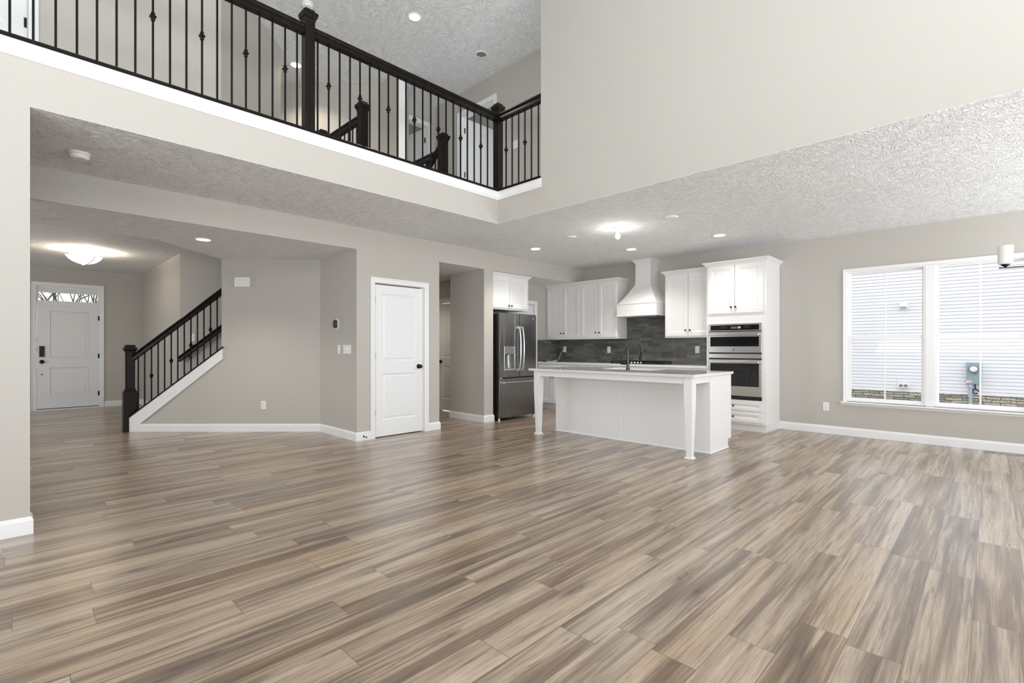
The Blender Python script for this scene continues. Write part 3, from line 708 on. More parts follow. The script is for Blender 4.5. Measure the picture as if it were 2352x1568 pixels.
g = G(); g.sq([(0.053, 0.60), (0.053, 1.14)], (nx, ny, 0)); g.build('newel_post', M['wood'], rl, bevel=0.012)
g = G(); g.sq([(0.055, 1.125), (0.060, 1.13), (0.060, 1.145), (0.072, 1.160), (0.076, 1.170), (0.076, 1.190), (0.072, 1.196), (0.058, 1.200), (0.058, 1.225), (0.048, 1.234)], (nx, ny, 0)); g.build('newel_cap', M['wood'], rl)
a, b = D(-2.70, -0.06), D(-1.425, -0.06)
handrail(rl, (*a, zt(-2.70)), (*b, zt(-1.425)))
kn = {2: 0.792, 5: 1.007, 8: 1.229, 11: 1.452}
for i, u in enumerate([-2.636, -2.545, -2.448, -2.353, -2.261, -2.166, -2.073, -1.98, -1.885, -1.792, -1.7, -1.605, -1.511]):
    x, y = D(u, -0.06); baluster(rl, x, y, zk(u) + 0.005, zt(u) - 0.085, kn.get(i), PI / 4)
    g = G(); s_ = D(u, -0.06); g.lathe([(0.014, -0.012), (0.014, 0.012), (0.008, 0.022)], 10, c=(*s_, zk(u) + 0.02)); g.build('baluster_shoe', M['iron'], rl)
g = G(); pr = lambda u, z, o: (*D(u, o), z)
g.loft([[pr(u, zk(u) + e, o) for u, e in ((-2.712, 0.0), (-1.385, 0.0), (-1.385, 0.020), (-2.712, 0.020))] for o in (0.024, -0.13)])
g.build('shoe_rail', M['wood'], rl)
g = G(); g.loft([[pr(u, z, o) for u, z in ((-2.708, 0.0), (-2.56, 0.0), (-2.56, 0.128), (-1.394, 1.045), (-1.394, 1.183), (-2.708, 0.199))] for o in (0.016, 0.001)])
g.loft([[pr(u, z, o) for u, z in ((-2.56, 0.110), (-2.565, 0.128), (-1.394, 1.045), (-1.394, 1.030))] for o in (0.022, 0.001)])
struct('trim_6', g, M['trim'], 'white sloping skirt board on the stair knee wall', 'trim', bevel=0.001)
wh = thing('stair_handrail', 'dark handrail on brackets along the wall behind the stairs', 'handrail')
a, b = D(-2.64, -0.955), D(-1.2, -0.955)
handrail(wh, (*a, 1.062), (*b, 1.062 + 0.752 * 1.44))
for u in (-2.50, -1.6):
    z = 1.062 + 0.752 * (u + 2.64); p0, p1 = Vector((*D(u, -1.02), z - 0.14)), Vector((*D(u, -0.955), z - 0.085))
    g = G(); g.tube([p0, (p0 + p1) / 2 + Vector((0, 0, -0.02)), p1], 0.009, 8); g.lathe([(0.028, 0), (0.028, 0.008), (0.01, 0.012)], 12, c=p0, M4=Matrix.Rotation(-PI / 4, 4, 'Z') @ Matrix.Rotation(PI / 2, 4, 'X') @ Matrix.Rotation(0, 4, 'Y')); g.build('bracket', M['black'], wh, smooth='auto')

# ------------------------------------------------------------------ kitchen cabinets
def add_front(t, nm, x0, x1, z0, z1, knobs, fr=0.058, y=0.0):
    g = G(); wd, ht = x1 - x0, z1 - z0
    f = min(fr, ht * 0.3)
    slab_panels(g, wd, ht, 0.020, [(fr, wd - fr, f, ht - f)], CAB_STEPS)
    d = g.build(nm, M['cab'], t, bevel=0.0015); d.location = (x0, y, z0)
    for kx, kz in knobs:
        k = knob_mesh().build('knob', M['black'], d, smooth='auto'); k.location = (kx - x0, -0.020, kz - z0)
    return d
def crown(t, w, d, z, left=True, right=True, dl=None):
    p = [(0, dl or d)] if left else []
    p += [(0, 0), (w, 0)] + ([(w, d)] if right else [])
    g = G(); g.sweep(p[::-1], CROWN, lambda a, b, h: (a, b, h + z)); g.box(0, w, 0, d, z, z + 0.01); return g.build('crown_molding', M['cab'], t)
def upper(label, x0, x1, splits, knobz=1.475, z0=1.357, z1=2.392, left=True, right=True):
    t = thing('upper_cabinet', label, 'cabinet', (x0, 7.60, 0)); w = x1 - x0
    g = G(); g.box(0, w, 0, 0.327, z0, z1); g.build('cabinet_body', M['cab'], t, bevel=0.002)
    for (a, b, kx) in splits: add_front(t, 'cabinet_door', a - x0, b - x0, z0 + 0.030, z1 - 0.014, [(kx - x0, knobz)])
    crown(t, w, 0.327, z1, left, right)
    return t
upper('white wall cabinet in the corner above the plugged-in outlet', -6.478, -5.625, [(-6.444, -6.046, -6.080), (-6.034, -5.647, -6.002)], left=False, right=False)
upper('white wall cabinet just left of the range hood', -5.625, -4.808, [(-5.604, -5.220, -5.252), (-5.203, -4.826, -5.172)], left=False)
upper('white wall cabinet just right of the range hood', -3.888, -3.074, [(-3.872, -3.488, -3.520), (-3.476, -3.092, -3.446)], right=False)

# tall oven cabinet
tx0 = -3.072
tc_ = thing('oven_cabinet', 'tall white cabinet housing the double wall oven', 'cabinet', (tx0, 7.32, 0)); tw = 0.832
g = G(); g.box(0, 0.020, 0.0, 0.605, 0.105, 2.400); g.box(tw - 0.022, tw, 0.0, 0.605, 0.105, 2.400)
g.box(0.020, tw - 0.022, 0.002, 0.580, 0.105, 0.445); g.box(0.020, tw - 0.022, 0.002, 0.580, 1.542, 2.400); g.box(0.020, tw - 0.022, 0.580, 0.605, 0.105, 2.400)
g.box(0.020, 0.032, 0.0005, 0.02, 0.445, 1.542); g.box(tw - 0.056, tw - 0.022, 0.0005, 0.02, 0.445, 1.542)
g.build('cabinet_body', M['cab'], tc_)
g = G(); g.box(0, tw - 0.022, 0.06, 0.605, 0, 0.105); g.build('toe_kick', M['cab'], tc_)
add_front(tc_, 'cabinet_door', 0.024, 0.410, 1.695, 2.398, [(0.370, 1.781)]); add_front(tc_, 'cabinet_door', 0.418, 0.795, 1.695, 2.398, [(0.432, 1.781)])
add_front(tc_, 'drawer', 0.024, 0.795, 0.297, 0.425, [(0.400, 0.360)], fr=0.05); add_front(tc_, 'drawer', 0.024, 0.795, 0.135, 0.283, [(0.398, 0.205)], fr=0.05)
crown(tc_, tw, 0.605, 2.400, dl=0.226)

# base cabinets and counter
CY = 7.335
def base_cab(label, x0, x1, doors, drawers, ld=0.0):
    t = thing('base_cabinet', label, 'cabinet', (x0, CY, 0)); w = x1 - x0
    g = G(); g.box(0, w, 0, 0.592, 0.105, 0.876); g.build('cabinet_body', M['cab'], t, bevel=0.002)
    g = G(); g.box(0, w, 0.065, 0.592, 0, 0.105); g.build('toe_kick', M['cab'], t)
    for a, b, kx in doors: add_front(t, 'cabinet_door', a - x0, b - x0, 0.125, 0.700, [(kx - x0, 0.628)])
    for a, b in drawers: add_front(t, 'drawer', a - x0, b - x0, 0.716, 0.864, [((a + b) / 2 - x0, 0.79)], fr=0.045)
base_cab('white base cabinet by the refrigerator, seen past the island leg', -6.478, -5.66, [(-6.45, -6.09, -6.117), (-6.08, -5.68, -6.054)], [(-6.45, -5.68)])
base_cab('white base cabinet hidden behind the faucet side of the island', -5.66, -4.76, [(-5.64, -5.215, -5.24), (-5.205, -4.78, -5.18)], [(-5.64, -4.78)])
base_cab('white base cabinet under the gas cooktop', -4.76, -3.94, [(-4.74, -4.355, -4.38), (-4.345, -3.96, -4.32)], [(-4.74, -3.96)])
base_cab('white base cabinet next to the tall oven cabinet', -3.94, -3.074, [(-3.92, -3.515, -3.54), (-3.505, -3.094, -3.48)], [(-3.92, -3.094)])
g = G(); g.box(-6.479, -3.073, 7.305, 7.929, 0.878, 0.917); tag(g.build('countertop', M['quartz'], bevel=0.003), 'white quartz countertop along the dark tiled back wall', 'countertop')
g = G(); g.box(-6.478, -3.074, 7.918, 7.9295, 0.918, 1.356); g.box(-4.806, -3.890, 7.918, 7.9295, 1.356, 1.80); g.box(-6.479, -6.469, 7.31, 7.918, 0.918, 1.356)
struct('wall_backsplash', g, M['tile'], 'dark grey glazed tile backsplash above the counter', 'backsplash')

# range hood
hd = thing('range_hood', 'white tapered wooden range hood above the cooktop', 'range hood', (-4.346, 7.93, 0))
g = G(); hw = 0.382
g.box(-hw, hw, -0.48, -0.001, 1.748, 1.948); g.build('hood_band', M['cab'], hd, bevel=0.002)
g = G(); g.box(-hw - 0.012, hw + 0.012, -0.492, -0.001, 1.738, 1.750); g.box(-hw - 0.010, hw + 0.010, -0.490, -0.001, 1.946, 1.962); g.build('band_molding', M['cab'], hd, bevel=0.003)
rings = []
for f, z in ((0, 1.962), (0.22, 2.04), (0.5, 2.135), (0.78, 2.228), (1, 2.302)):
    k = f ** 0.86; hx = hw - 0.012 + (0.146 - hw + 0.012) * k; hy = -0.468 + (-0.25 + 0.468) * k
    rings.append([(-hx, hy, z), (hx, hy, z), (hx, -0.001, z), (-hx, -0.001, z)])
g = G(); g.loft(rings); g.build('hood_canopy', M['cab'], hd)
g = G(); g.box(-0.146, 0.146, -0.25, -0.001, 2.302, ZC - 0.03); g.build('chimney', M['cab'], hd, bevel=0.002)
g = G(); g.sweep([(0.146, -0.001), (0.146, -0.25), (-0.146, -0.25), (-0.146, -0.001)], [(0, 0), (0.010, 0.002), (0.014, 0.010), (0.010, 0.018), (0, 0.02)], lambda a, b, h: (a, b, h + 2.296)); g.build('neck_molding', M['cab'], hd)
g = G(); g.sweep([(0.146, -0.001), (0.146, -0.25), (-0.146, -0.25), (-0.146, -0.001)], CROWN, lambda a, b, h: (a, b, h + ZC - 0.064)); g.build('crown_molding', M['cab'], hd)
g = G(); g.box(-0.33, 0.33, -0.43, -0.06, 1.725, 1.740); g.build('vent_liner', M['greyp'], hd)
g = G(); g.box(-0.35, 0.35, -0.45, -0.43, 1.722, 1.740); g.build('liner_rim', M['steel'], hd)

# cabinet over the refrigerator
fc = thing('refrigerator_cabinet', 'white two-door cabinet above the refrigerator', 'cabinet', (-5.88, 5.4485, 0), PI / 2)
g = G(); g.box(0, 0.942, 0, 0.595, 1.836, 2.388); g.build('cabinet_body', M['cab'], fc, bevel=0.002)
add_front(fc, 'cabinet_door', 0.014, 0.462, 1.866, 2.376, [(0.432, 1.905)]); add_front(fc, 'cabinet_door', 0.470, 0.926, 1.866, 2.376, [(0.500, 1.905)])
crown(fc, 0.942, 0.06, 2.383, left=False)

# ------------------------------------------------------------------ refrigerator
fr = thing('refrigerator', 'dark stainless french-door refrigerator with ice dispenser', 'refrigerator', (-5.69, 5.515, 0), PI / 2)
FWD = 0.896
g = G(); g.box(0.006, FWD - 0.006, 0.085, 0.74, 0.04, 1.752); g.build('fridge_body', M['dark'], fr, bevel=0.004)
def fdoor(nm, x0, x1, z0, z1, hole=None):
    g = G(); n = 9; pts = []
    for i in range(n):                              # gently bowed front
        f = i / (n - 1); x = x0 + (x1 - x0) * f; gx = (x - FWD / 2) / (FWD / 2); pts.append((x, 0.012 * gx * gx))
    prof = [(x1, 0.075)] + [(x0, 0.075)] + pts
    if not hole: g.loft([[(x, y, z) for x, y in prof] for z in (z0, z1)])
    else:
        hx0, hx1, hz0, hz1 = hole
        g.box(x0, hx0, 0.004, 0.075, z0, z1); g.box(hx1, x1, 0.004, 0.075, z0, z1); g.box(hx0, hx1, 0.004, 0.075, z0, hz0); g.box(hx0, hx1, 0.004, 0.075, hz1, z1)
    return g.build(nm, M['fridge'], fr, bevel=0.004, smooth='auto')
HL = (0.100, 0.352, 0.824, 1.216)
ld = fdoor('fridge_door', 0.0, 0.466, 0.706, 1.765, HL); fdoor('fridge_door', 0.472, FWD, 0.706, 1.765); fz = fdoor('freezer_drawer', 0.0, FWD, 0.045, 0.688)
g = G(); g.box(0.002, FWD - 0.002, 0.03, 0.08, 0.688, 0.706); g.build('door_gasket', M['dark'], fr)
disp = g = G(); g.box(HL[0], HL[1], 0.0, 0.02, 1.092, HL[3]); g.box(HL[0], HL[0] + 0.012, 0.0, 0.02, HL[2], 1.092); g.box(HL[1] - 0.012, HL[1], 0.0, 0.02, HL[2], 1.092); g.box(HL[0] + 0.012, HL[1] - 0.012, 0.0, 0.02, HL[2], 0.842)
dp = g.build('dispenser_panel', M['handle'], ld, bevel=0.002)
g = G(); g.box(HL[0] + 0.012, HL[1] - 0.012, 0.066, 0.07, 0.842, 1.092); g.box(HL[0] + 0.010, HL[0] + 0.013, 0.02, 0.07, 0.842, 1.092); g.box(HL[1] - 0.013, HL[1] - 0.010, 0.02, 0.07, 0.842, 1.092); g.box(HL[0] + 0.012, HL[1] - 0.012, 0.02, 0.07, 0.838, 0.846); g.build('dispenser_recess', M['greyp'], ld)
g = G(); g.box(0.208, 0.262, 0.022, 0.060, 0.850, 1.080); g.build('dispenser_chute', M['handle'], ld, bevel=0.006)
g = G(); g.box(0.125, 0.165, 0.040, 0.060, 0.90, 1.075); g.build('dispenser_paddle', M['dark'], ld, bevel=0.003)
g = G()
for cx_ in (0.16, 0.20, 0.25, 0.29):
    for z in (1.13, 1.165): g.lathe([(0.006, 0), (0.006, 0.002), (0, 0.0025)], 8, c=(cx_, 0.0, z), M4=TOY)
g.build('dispenser_buttons', M['greyp'], ld)
for x, sgn in ((0.430, -1), (0.508, 1)):
    g = G(); pts = []
    for i in range(15):
        f = i / 14; z = 0.815 + f * 0.735; bow = math.sin(PI * f) ** 0.6; pts.append((x, -0.020 - 0.045 * bow, z))
    g.tube(pts, 0.0125, 10); g.box(x - 0.014, x + 0.014, -0.03, 0.004, 0.81, 0.85); g.box(x - 0.014, x + 0.014, -0.03, 0.004, 1.515, 1.555); g.build('door_handle', M['handle'], fr, smooth='auto')
g = G(); g.tube([(0.055, -0.045, 0.626), (FWD - 0.055, -0.045, 0.626)], 0.0135, 10); g.box(0.05, 0.085, -0.045, 0.012, 0.612, 0.640); g.box(FWD - 0.085, FWD - 0.05, -0.045, 0.012, 0.612, 0.640); g.build('drawer_handle', M['handle'], fz, smooth='auto')
for x in (0.03, FWD - 0.03):
    g = G(); g.lathe([(0.022, 0), (0.022, 0.02), (0.014, 0.045)], 12, c=(x, 0.05, 0)); g.build('foot', M['handle'], fr)
    g = G(); g.box(x - 0.028, x + 0.028, 0.0, 0.06, 0.690, 0.704); g.build('hinge', M['handle'], fr, bevel=0.002)
def text_mesh(txt, size, mat, parent, loc, rot):
    cu = bpy.data.curves.new('lettering', 'FONT'); cu.body = txt; cu.size = size; cu.extrude = 0.0006; cu.align_x = 'CENTER'; cu.align_y = 'CENTER'
    o = bpy.data.objects.new('lettering', cu); COL.objects.link(o); dg = bpy.context.evaluated_depsgraph_get(); me = bpy.data.meshes.new_from_object(o.evaluated_get(dg)); bpy.data.objects.remove(o)
    m = bpy.data.objects.new('lettering', me); COL.objects.link(m); me.materials.clear(); me.materials.append(mat); m.parent = parent; m.location = loc; m.rotation_euler = rot; return m
def emblem(parent, loc, r=0.017, disc=None):
    g = G(); g.lathe([(r, 0), (r, 0.0015), (r * 0.86, 0.002), (r * 0.84, 0.0012), (0, 0.0012)], 24, M4=TOY); e = g.build('emblem', disc or M['handle'], parent); e.location = loc
    text_mesh('GE', r * 0.95, M['greyp'], e, (0, -0.0022, 0), (PI / 2, 0, 0))
emblem(fr, (0.806, 0.004, 1.690))

# ------------------------------------------------------------------ wall oven
ov = thing('double_oven', 'stainless microwave and oven stack set into the tall cabinet', 'oven', (-3.040, 7.32, 0)); OW = 0.748
g = G(); g.box(0.008, OW - 0.008, 0.004, 0.55, 0.460, 1.532); g.build('oven_body', M['dark'], ov)
g = G(); g.box(0, OW, -0.022, 0.003, 1.436, 1.536); cp = g.build('control_panel', M['steel'], ov, bevel=0.003)
g = G(); g.box(0.035, OW - 0.035, -0.0235, -0.021, 1.447, 1.522); g.build('display_glass', M['oglass'], cp)
g = G()
for k in range(3):
    for z in (1.478, 1.496): g.box(0.195 + k * 0.028, 0.205 + k * 0.028, -0.0245, -0.0233, z, z + 0.006); g.box(0.515 + k * 0.028, 0.525 + k * 0.028, -0.0245, -0.0233, z, z + 0.006)
g.build('touch_marks', M['greyp'], cp)
g = G(); g.box(0.33, 0.42, -0.0245, -0.0233, 1.468, 1.500); g.build('display_film', M['film'], cp)
g = G(); g.lathe([(0.020, 0), (0.019, 0.018), (0.010, 0.020), (0, 0.020)], 18, c=(0.452, -0.0235, 1.485), M4=TOY); g.build('control_dial', M['steel'], cp, smooth='auto')
def oven_door(z0, z1, gz0, gz1, hz):
    g = G(); g.box(0, OW, -0.028, 0.003, z0, z1); d = g.build('oven_door', M['steel'], ov, bevel=0.003)
    g = G(); g.box(0.034, OW - 0.034, -0.030, -0.027, gz0, gz1); g.build('door_glass', M['oglass'], d, bevel=0.004)
    g = G(); g.box(0.028, OW - 0.028, -0.075, -0.052, hz - 0.014, hz + 0.014); g.box(0.034, 0.06, -0.06, -0.027, hz - 0.010, hz + 0.010); g.box(OW - 0.06, OW - 0.034, -0.06, -0.027, hz - 0.010, hz + 0.010); g.build('door_handle', M['steel'], d, bevel=0.004)
    return d
d1 = oven_door(1.122, 1.424, 1.212, 1.352, 1.384); d2 = oven_door(0.502, 1.020, 0.640, 0.968, 0.990)
g = G(); g.box(0, OW, -0.020, 0.003, 1.042, 1.104); g.build('vent_strip', M['steel'], ov, bevel=0.002)
g = G(); g.box(0.004, OW - 0.004, -0.010, 0.003, 0.455, 0.500); g.build('base_vent', M['dark'], ov)
emblem(d1, (OW / 2, -0.0285, 1.166), 0.019, M['greyp'])

# ------------------------------------------------------------------ cooktop
ck = thing('cooktop', 'black gas cooktop with steel knobs on the counter under the hood', 'cooktop', (-4.346, 7.62, 0.9175))
g = G(); g.box(-0.455, 0.455, -0.265, 0.235, 0, 0.012); g.build('cooktop_base', M['dark'], ck, bevel=0.004)
for cx_ in (-0.30, 0.0, 0.30):
    g = G(); hw_ = 0.148
    for y in (-0.235 if cx_ else -0.10, 0.22): g.box(cx_ - hw_, cx_ + hw_, y - 0.007, y + 0.007, 0.032, 0.046)
    for x in (cx_ - hw_ + 0.007, cx_, cx_ + hw_ - 0.007): g.box(x - 0.006, x + 0.006, -0.235 if cx_ else -0.10, 0.22, 0.032, 0.046)
    for y in (-0.09, 0.08): g.box(cx_ - hw_, cx_ + hw_, y - 0.005, y + 0.005, 0.034, 0.045)
    for x in (cx_ - hw_ + 0.01, cx_ + hw_ - 0.01):
        for y in (-0.225 if cx_ else -0.09, 0.21): g.box(x - 0.008, x + 0.008, y - 0.008, y + 0.008, 0.011, 0.034)
    g.build('grate', M['black'], ck)
for x, y in ((-0.30, -0.12), (-0.30, 0.12), (0.0, 0.06), (0.30, -0.12), (0.30, 0.12)):
    g = G(); g.lathe([(0.05, 0.011), (0.045, 0.020), (0.030, 0.022), (0.030, 0.028), (0.0, 0.029)], 18, c=(x, y, 0)); g.build('burner', M['black'], ck, smooth='auto')
for k in range(5):
    g = G(); g.lathe([(0.019, 0.011), (0.018, 0.030), (0.015, 0.036), (0.006, 0.038), (0, 0.038)], 16, c=(-0.12 + k * 0.06, -0.21, 0)); g.build('knob', M['handle'], ck, smooth='auto')

# ------------------------------------------------------------------ island
IX0, IX1, IY0, IY1 = -4.50, -2.265, 5.490, 6.100
isl = thing('kitchen_island', 'white kitchen island base with two tapered legs', 'kitchen island', (0, 0, 0))
g = G(); g.box(IX0, IX1, IY0, IY0 + 0.018, 0, 0.876); g.box(IX0, IX0 + 0.018, IY0 + 0.018, IY1 - 0.085, 0, 0.876); g.box(IX1 - 0.018, IX1, IY0 + 0.018, IY1 - 0.085, 0, 0.876)
g.box(IX0, IX0 + 0.018, IY1 - 0.085, IY1, 0.1, 0.876); g.box(IX1 - 0.018, IX1, IY1 - 0.085, IY1, 0.1, 0.876); g.box(IX0 + 0.018, IX1 - 0.018, IY0 + 0.018, IY1, 0.10, 0.118); g.box(IX0 + 0.018, IX1 - 0.018, IY1 - 0.095, IY1 - 0.085, 0, 0.10); g.box(IX0 + 0.018, IX1 - 0.018, IY1 - 0.018, IY1, 0.118, 0.876)
g.build('island_body', M['cab'], isl, bevel=0.001)
for k in range(4):
    x = IX0 + 0.03 + k * 0.548; wd_ = 0.53; g = G(); slab_panels(g, wd_, 0.73, 0.02, [(0.058, wd_ - 0.058, 0.058, 0.672)], CAB_STEPS); d = g.build('cabinet_door', M['cab'], isl, bevel=0.0015); d.location = (x + wd_, IY1, 0.128); d.rotation_euler = (0, 0, PI)
    kb = knob_mesh().build('knob', M['black'], d, smooth='auto'); kb.location = (0.03 if k % 2 else wd_ - 0.03, -0.02, 0.66)
g = G(); g.box(IX0, IX0 + 0.018, IY0 - 0.004, IY0, 0.012, 0.876); g.box(-3.440, -3.420, IY0 - 0.004, IY0, 0.012, 0.876); g.box(IX1 - 0.018, IX1 + 0.003, IY0 - 0.004, IY0 + 0.02, 0.012, 0.876); g.box(IX1, IX1 + 0.003, IY1 - 0.02, IY1, 0.1, 0.876); g.build('panel_batten', M['cab'], isl, bevel=0.001)
g = G(); g.sweep([(IX1, IY1 - 0.085), (IX1, IY0), (IX0, IY0), (IX0, IY1 - 0.085)], [(0, 0), (0.013, 0), (0.012, 0.006), (0.007, 0.012), (0, 0.015)], XY); g.build('shoe_molding', M['cab'], isl)
def leg(cx_, cy_):
    g = G(); g.sq([(0.047, 0.02), (0.047, 0.02), (0.030, 0.0201)], (cx_, cy_, 0)) if False else None
    # upper block is square; below it the outer faces stay straight a little, then taper evenly
    g.sq([(0.030, 0.020), (0.047, 0.620), (0.0475, 0.640), (0.0475, 0.876)], (cx_, cy_, 0)); o = g.build('leg', M['cab'], isl, bevel=0.002)
    g = G(); g.sq([(0.046, 0.0), (0.046, 0.010), (0.040, 0.016), (0.031, 0.026)], (cx_, cy_, 0)); g.build('foot_molding', M['cab'], o)
leg(-2.3195, 5.0925); leg(-4.4825, 5.0925)
g = G(); g.box(-4.435, -2.367, 5.060, 5.082, 0.803, 0.876); g.box(-2.302, -2.276, 5.140, IY0, 0.803, 0.876); g.box(-4.526, -4.500, 5.140, IY0, 0.803, 0.876); g.build('apron', M['cab'], isl, bevel=0.001)
# worktop with the sink cut-out
SX0, SX1, SY0, SY1 = -3.80, -3.06, 5.60, 6.02
g = G(); z0, z1 = 0.877, 0.907
for b in ((-4.60, SX0, 5.012, 6.115), (SX1, -2.240, 5.012, 6.115), (SX0, SX1, 5.012, SY0), (SX0, SX1, SY1, 6.115)): g.box(*b, z0, z1)
tag(g.build('island_countertop', M['quartz']), 'white quartz countertop on the kitchen island', 'countertop')
sk = G(); sk.box(SX0 - 0.012, SX0, SY0 - 0.012, SY1 + 0.012, 0.70, 0.8765); sk.box(SX1, SX1 + 0.012, SY0 - 0.012, SY1 + 0.012, 0.70, 0.8765); sk.box(SX0, SX1, SY0 - 0.012, SY0, 0.70, 0.8765); sk.box(SX0, SX1, SY1, SY1 + 0.012, 0.70, 0.8765); sk.box(SX0 - 0.012, SX1 + 0.012, SY0 - 0.012, SY1 + 0.012, 0.69, 0.70)
tag(sk.build('sink', M['sink']), 'white undermount sink set into the island countertop', 'sink')
fa = thing('faucet', 'dark gooseneck pull-down faucet on the island', 'faucet', (-3.345, 5.535, 0.907))
g = G(); pts = []; rr = []
for i in range(8): pts.append((0, 0, 0.02 + i * 0.034)); rr.append(0.021 - 0.0085 * min(1, i / 6))
for i in range(1, 15):
    a = PI - i * (PI + 0.30) / 14; pts.append((0.045 + 0.045 * math.cos(a), 0.095 + 0.095 * math.cos(a), 0.258 + 0.092 * math.sin(a))); rr.append(0.0122)
g.tube(pts, rr, 14); g.lathe([(0.027, 0), (0.027, 0.006), (0.022, 0.022)], 18); g.build('spout', M['faucet'], fa, smooth='auto')
e = Vector(pts[-1]); dr = (Vector(pts[-1]) - Vector(pts[-2])).normalized()
g = G(); g.tube([e - dr * 0.004, e + dr * 0.02, e + dr * 0.05, e + dr * 0.10, e + dr * 0.105], [0.013, 0.0155, 0.016, 0.0195, 0.017], 14); g.build('spray_head', M['black'], fa, smooth='auto')
g = G(); g.tube([(0, 0, 0.085), (-0.05, -0.012, 0.085), (-0.088, -0.022, 0.086), (-0.094, -0.023, 0.087)], [0.017, 0.020, 0.019, 0.010], 12); g.build('valve_body', M['black'], fa, smooth='auto')
g = G(); g.tube([(-0.082, -0.02, 0.10), (-0.088, -0.022, 0.14), (-0.094, -0.024, 0.19)], [0.007, 0.005, 0.0045], 8); g.build('lever', M['black'], fa, smooth='auto')

# ------------------------------------------------------------------ wall plates and small wall things
def outlet_mesh(t, kind='outlet', w=0.072, h=0.118):
    g = G(); g.box(-w / 2, w / 2, -0.006, 0, -h / 2, h / 2); p = g.build('cover_plate', M['plate'], t, bevel=0.0025)
    return p
def outlet(name, label, loc, rz, gangs=1, switch=False, group=None):
    t = thing(name, label, 'light switch' if switch else 'outlet', loc, rz, group); w = 0.072 + (gangs - 1) * 0.046 if gangs != 1 else 0.072
    outlet_mesh(t, w=w)
    for k in range(gangs):
        x = (k - (gangs - 1) / 2) * 0.046
        if switch:
            g = G(); g.box(x - 0.006, x + 0.006, -0.016, -0.005, -0.002, 0.016); g.build('toggle', M['plate'], t, bevel=0.002)
        else:
            for z in (-0.021, 0.021):
                g = G(); g.lathe([(0.0165, 0), (0.0165, 0.0018), (0, 0.0018)], 16, c=(x, -0.006, z), M4=TOY); r = g.build('receptacle', M['plate'], t)
                g = G(); g.box(x - 0.0075, x - 0.0055, -0.0083, -0.0075, z - 0.002, z + 0.008); g.box(x + 0.0055, x + 0.0075, -0.0083, -0.0075, z - 0.002, z + 0.008); g.lathe([(0.0025, 0.0075), (0.0025, 0.0083)], 8, c=(x, 0, z - 0.008), M4=TOY); g.build('slots', M['dark'], r)
    return t
outlet('power_outlet', 'white outlet low on the wall left of the windows', (-1.652, 7.93, 0.376), 0)
outlet('power_outlet', 'white outlet low on the diagonal stair wall', (*D(-0.817, 0), 0.376), PI / 4)
outlet('power_outlet', 'white backsplash outlet with a white cord plugged in', (-6.255, 7.918, 1.161), 0)
outlet('power_outlet', 'white backsplash outlet left of the faucet', (-5.193, 7.918, 1.157), 0)
outlet('power_outlet', 'white backsplash outlet beside the tall oven cabinet', (-3.478, 7.918, 1.163), 0)
outlet('light_switch', 'single white switch plate under the thermostat', (-6.255, 3.06, 1.171), 0, switch=True)
outlet('light_switch', 'wide white multi-switch plate beside the single one', (-6.032, 3.06, 1.171), 0, gangs=4, switch=True)
outlet('light_switch', 'white switch plate on the wall behind the stair handrail', (*D(-2.475, -1.02), 1.362), PI / 4, switch=True)
outlet('light_switch', 'wide white switch plate on the loft wall behind the corner railing', (-5.132, 5.30, 4.256), 0, gangs=3, switch=True)
th = thing('thermostat', 'black oval thermostat on a white backplate', 'thermostat', (-6.326, 3.06, 1.513), 0)
def rrect(w, h, r, n=6):
    out = []
    for cx_, cz, a0 in ((w / 2 - r, h / 2 - r, 0), (-w / 2 + r, h / 2 - r, PI / 2), (-w / 2 + r, -h / 2 + r, PI), (w / 2 - r, -h / 2 + r, 3 * PI / 2)):
        for i in range(n + 1): a = a0 + i * PI / 2 / n; out.append((cx_ + r * math.cos(a), cz + r * math.sin(a)))
    return out
g = G(); g.loft([[(x * s_, y, z * s_) for x, z in rrect(0.125, 0.150, 0.058)] for y, s_ in ((0, 1), (-0.007, 1), (-0.009, 0.97))]); g.build('backplate', M['plate'], th, smooth='auto')
g = G(); g.loft([[(x * s_, y, z * s_) for x, z in rrect(0.098, 0.115, 0.044)] for y, s_ in ((-0.008, 0.92), (-0.016, 0.97), (-0.022, 1.0))]); g.build('trim_ring', M['greyp'], th, smooth='auto')
g = G(); g.loft([[(x * s_, y, z * s_) for x, z in rrect(0.100, 0.117, 0.046)] for y, s_ in ((-0.022, 1.0), (-0.030, 0.99), (-0.033, 0.95))]); g.build('screen', M['oglass'], th, smooth='auto')
dc = thing('door_chime', 'white door chime box high on the diagonal wall', 'door chime', (*D(-1.11, 0), 2.125), PI / 4)
g = G(); g.loft([[(x, y, z) for x, z in rrect(0.21 * s_, 0.145 * s_, 0.012)] for y, s_ in ((0, 1), (-0.038, 1), (-0.050, 0.90))]); g.build('chime_cover', M['plate'], dc, bevel=0.002, smooth='auto')
ds_ = thing('door_stop', 'black spring door stop on the baseboard by the pantry door', 'door stop', (XP + 0.016, 3.150, 0.052), PI / 2)
g = G(); g.lathe([(0.012, 0), (0.010, 0.006), (0.0045, 0.010), (0.0045, 0.062)], 12, M4=TOY); g.build('stop_rod', M['black'], ds_, smooth='auto')
g = G(); g.lathe([(0.0085, 0.060), (0.0095, 0.066), (0.0095, 0.076), (0.006, 0.080), (0, 0.080)], 12, M4=TOY); g.build('stop_tip', M['dark'], ds_, smooth='auto')
fg = thing('floor_register', 'tan metal floor register by the window wall', 'floor vent', (0.105, 7.80, 0.0))
g = G(); g.box(-0.18, 0.18, -0.062, 0.062, 0, 0.005); g.build('register_frame', M['register'], fg, bevel=0.002)
g = G()
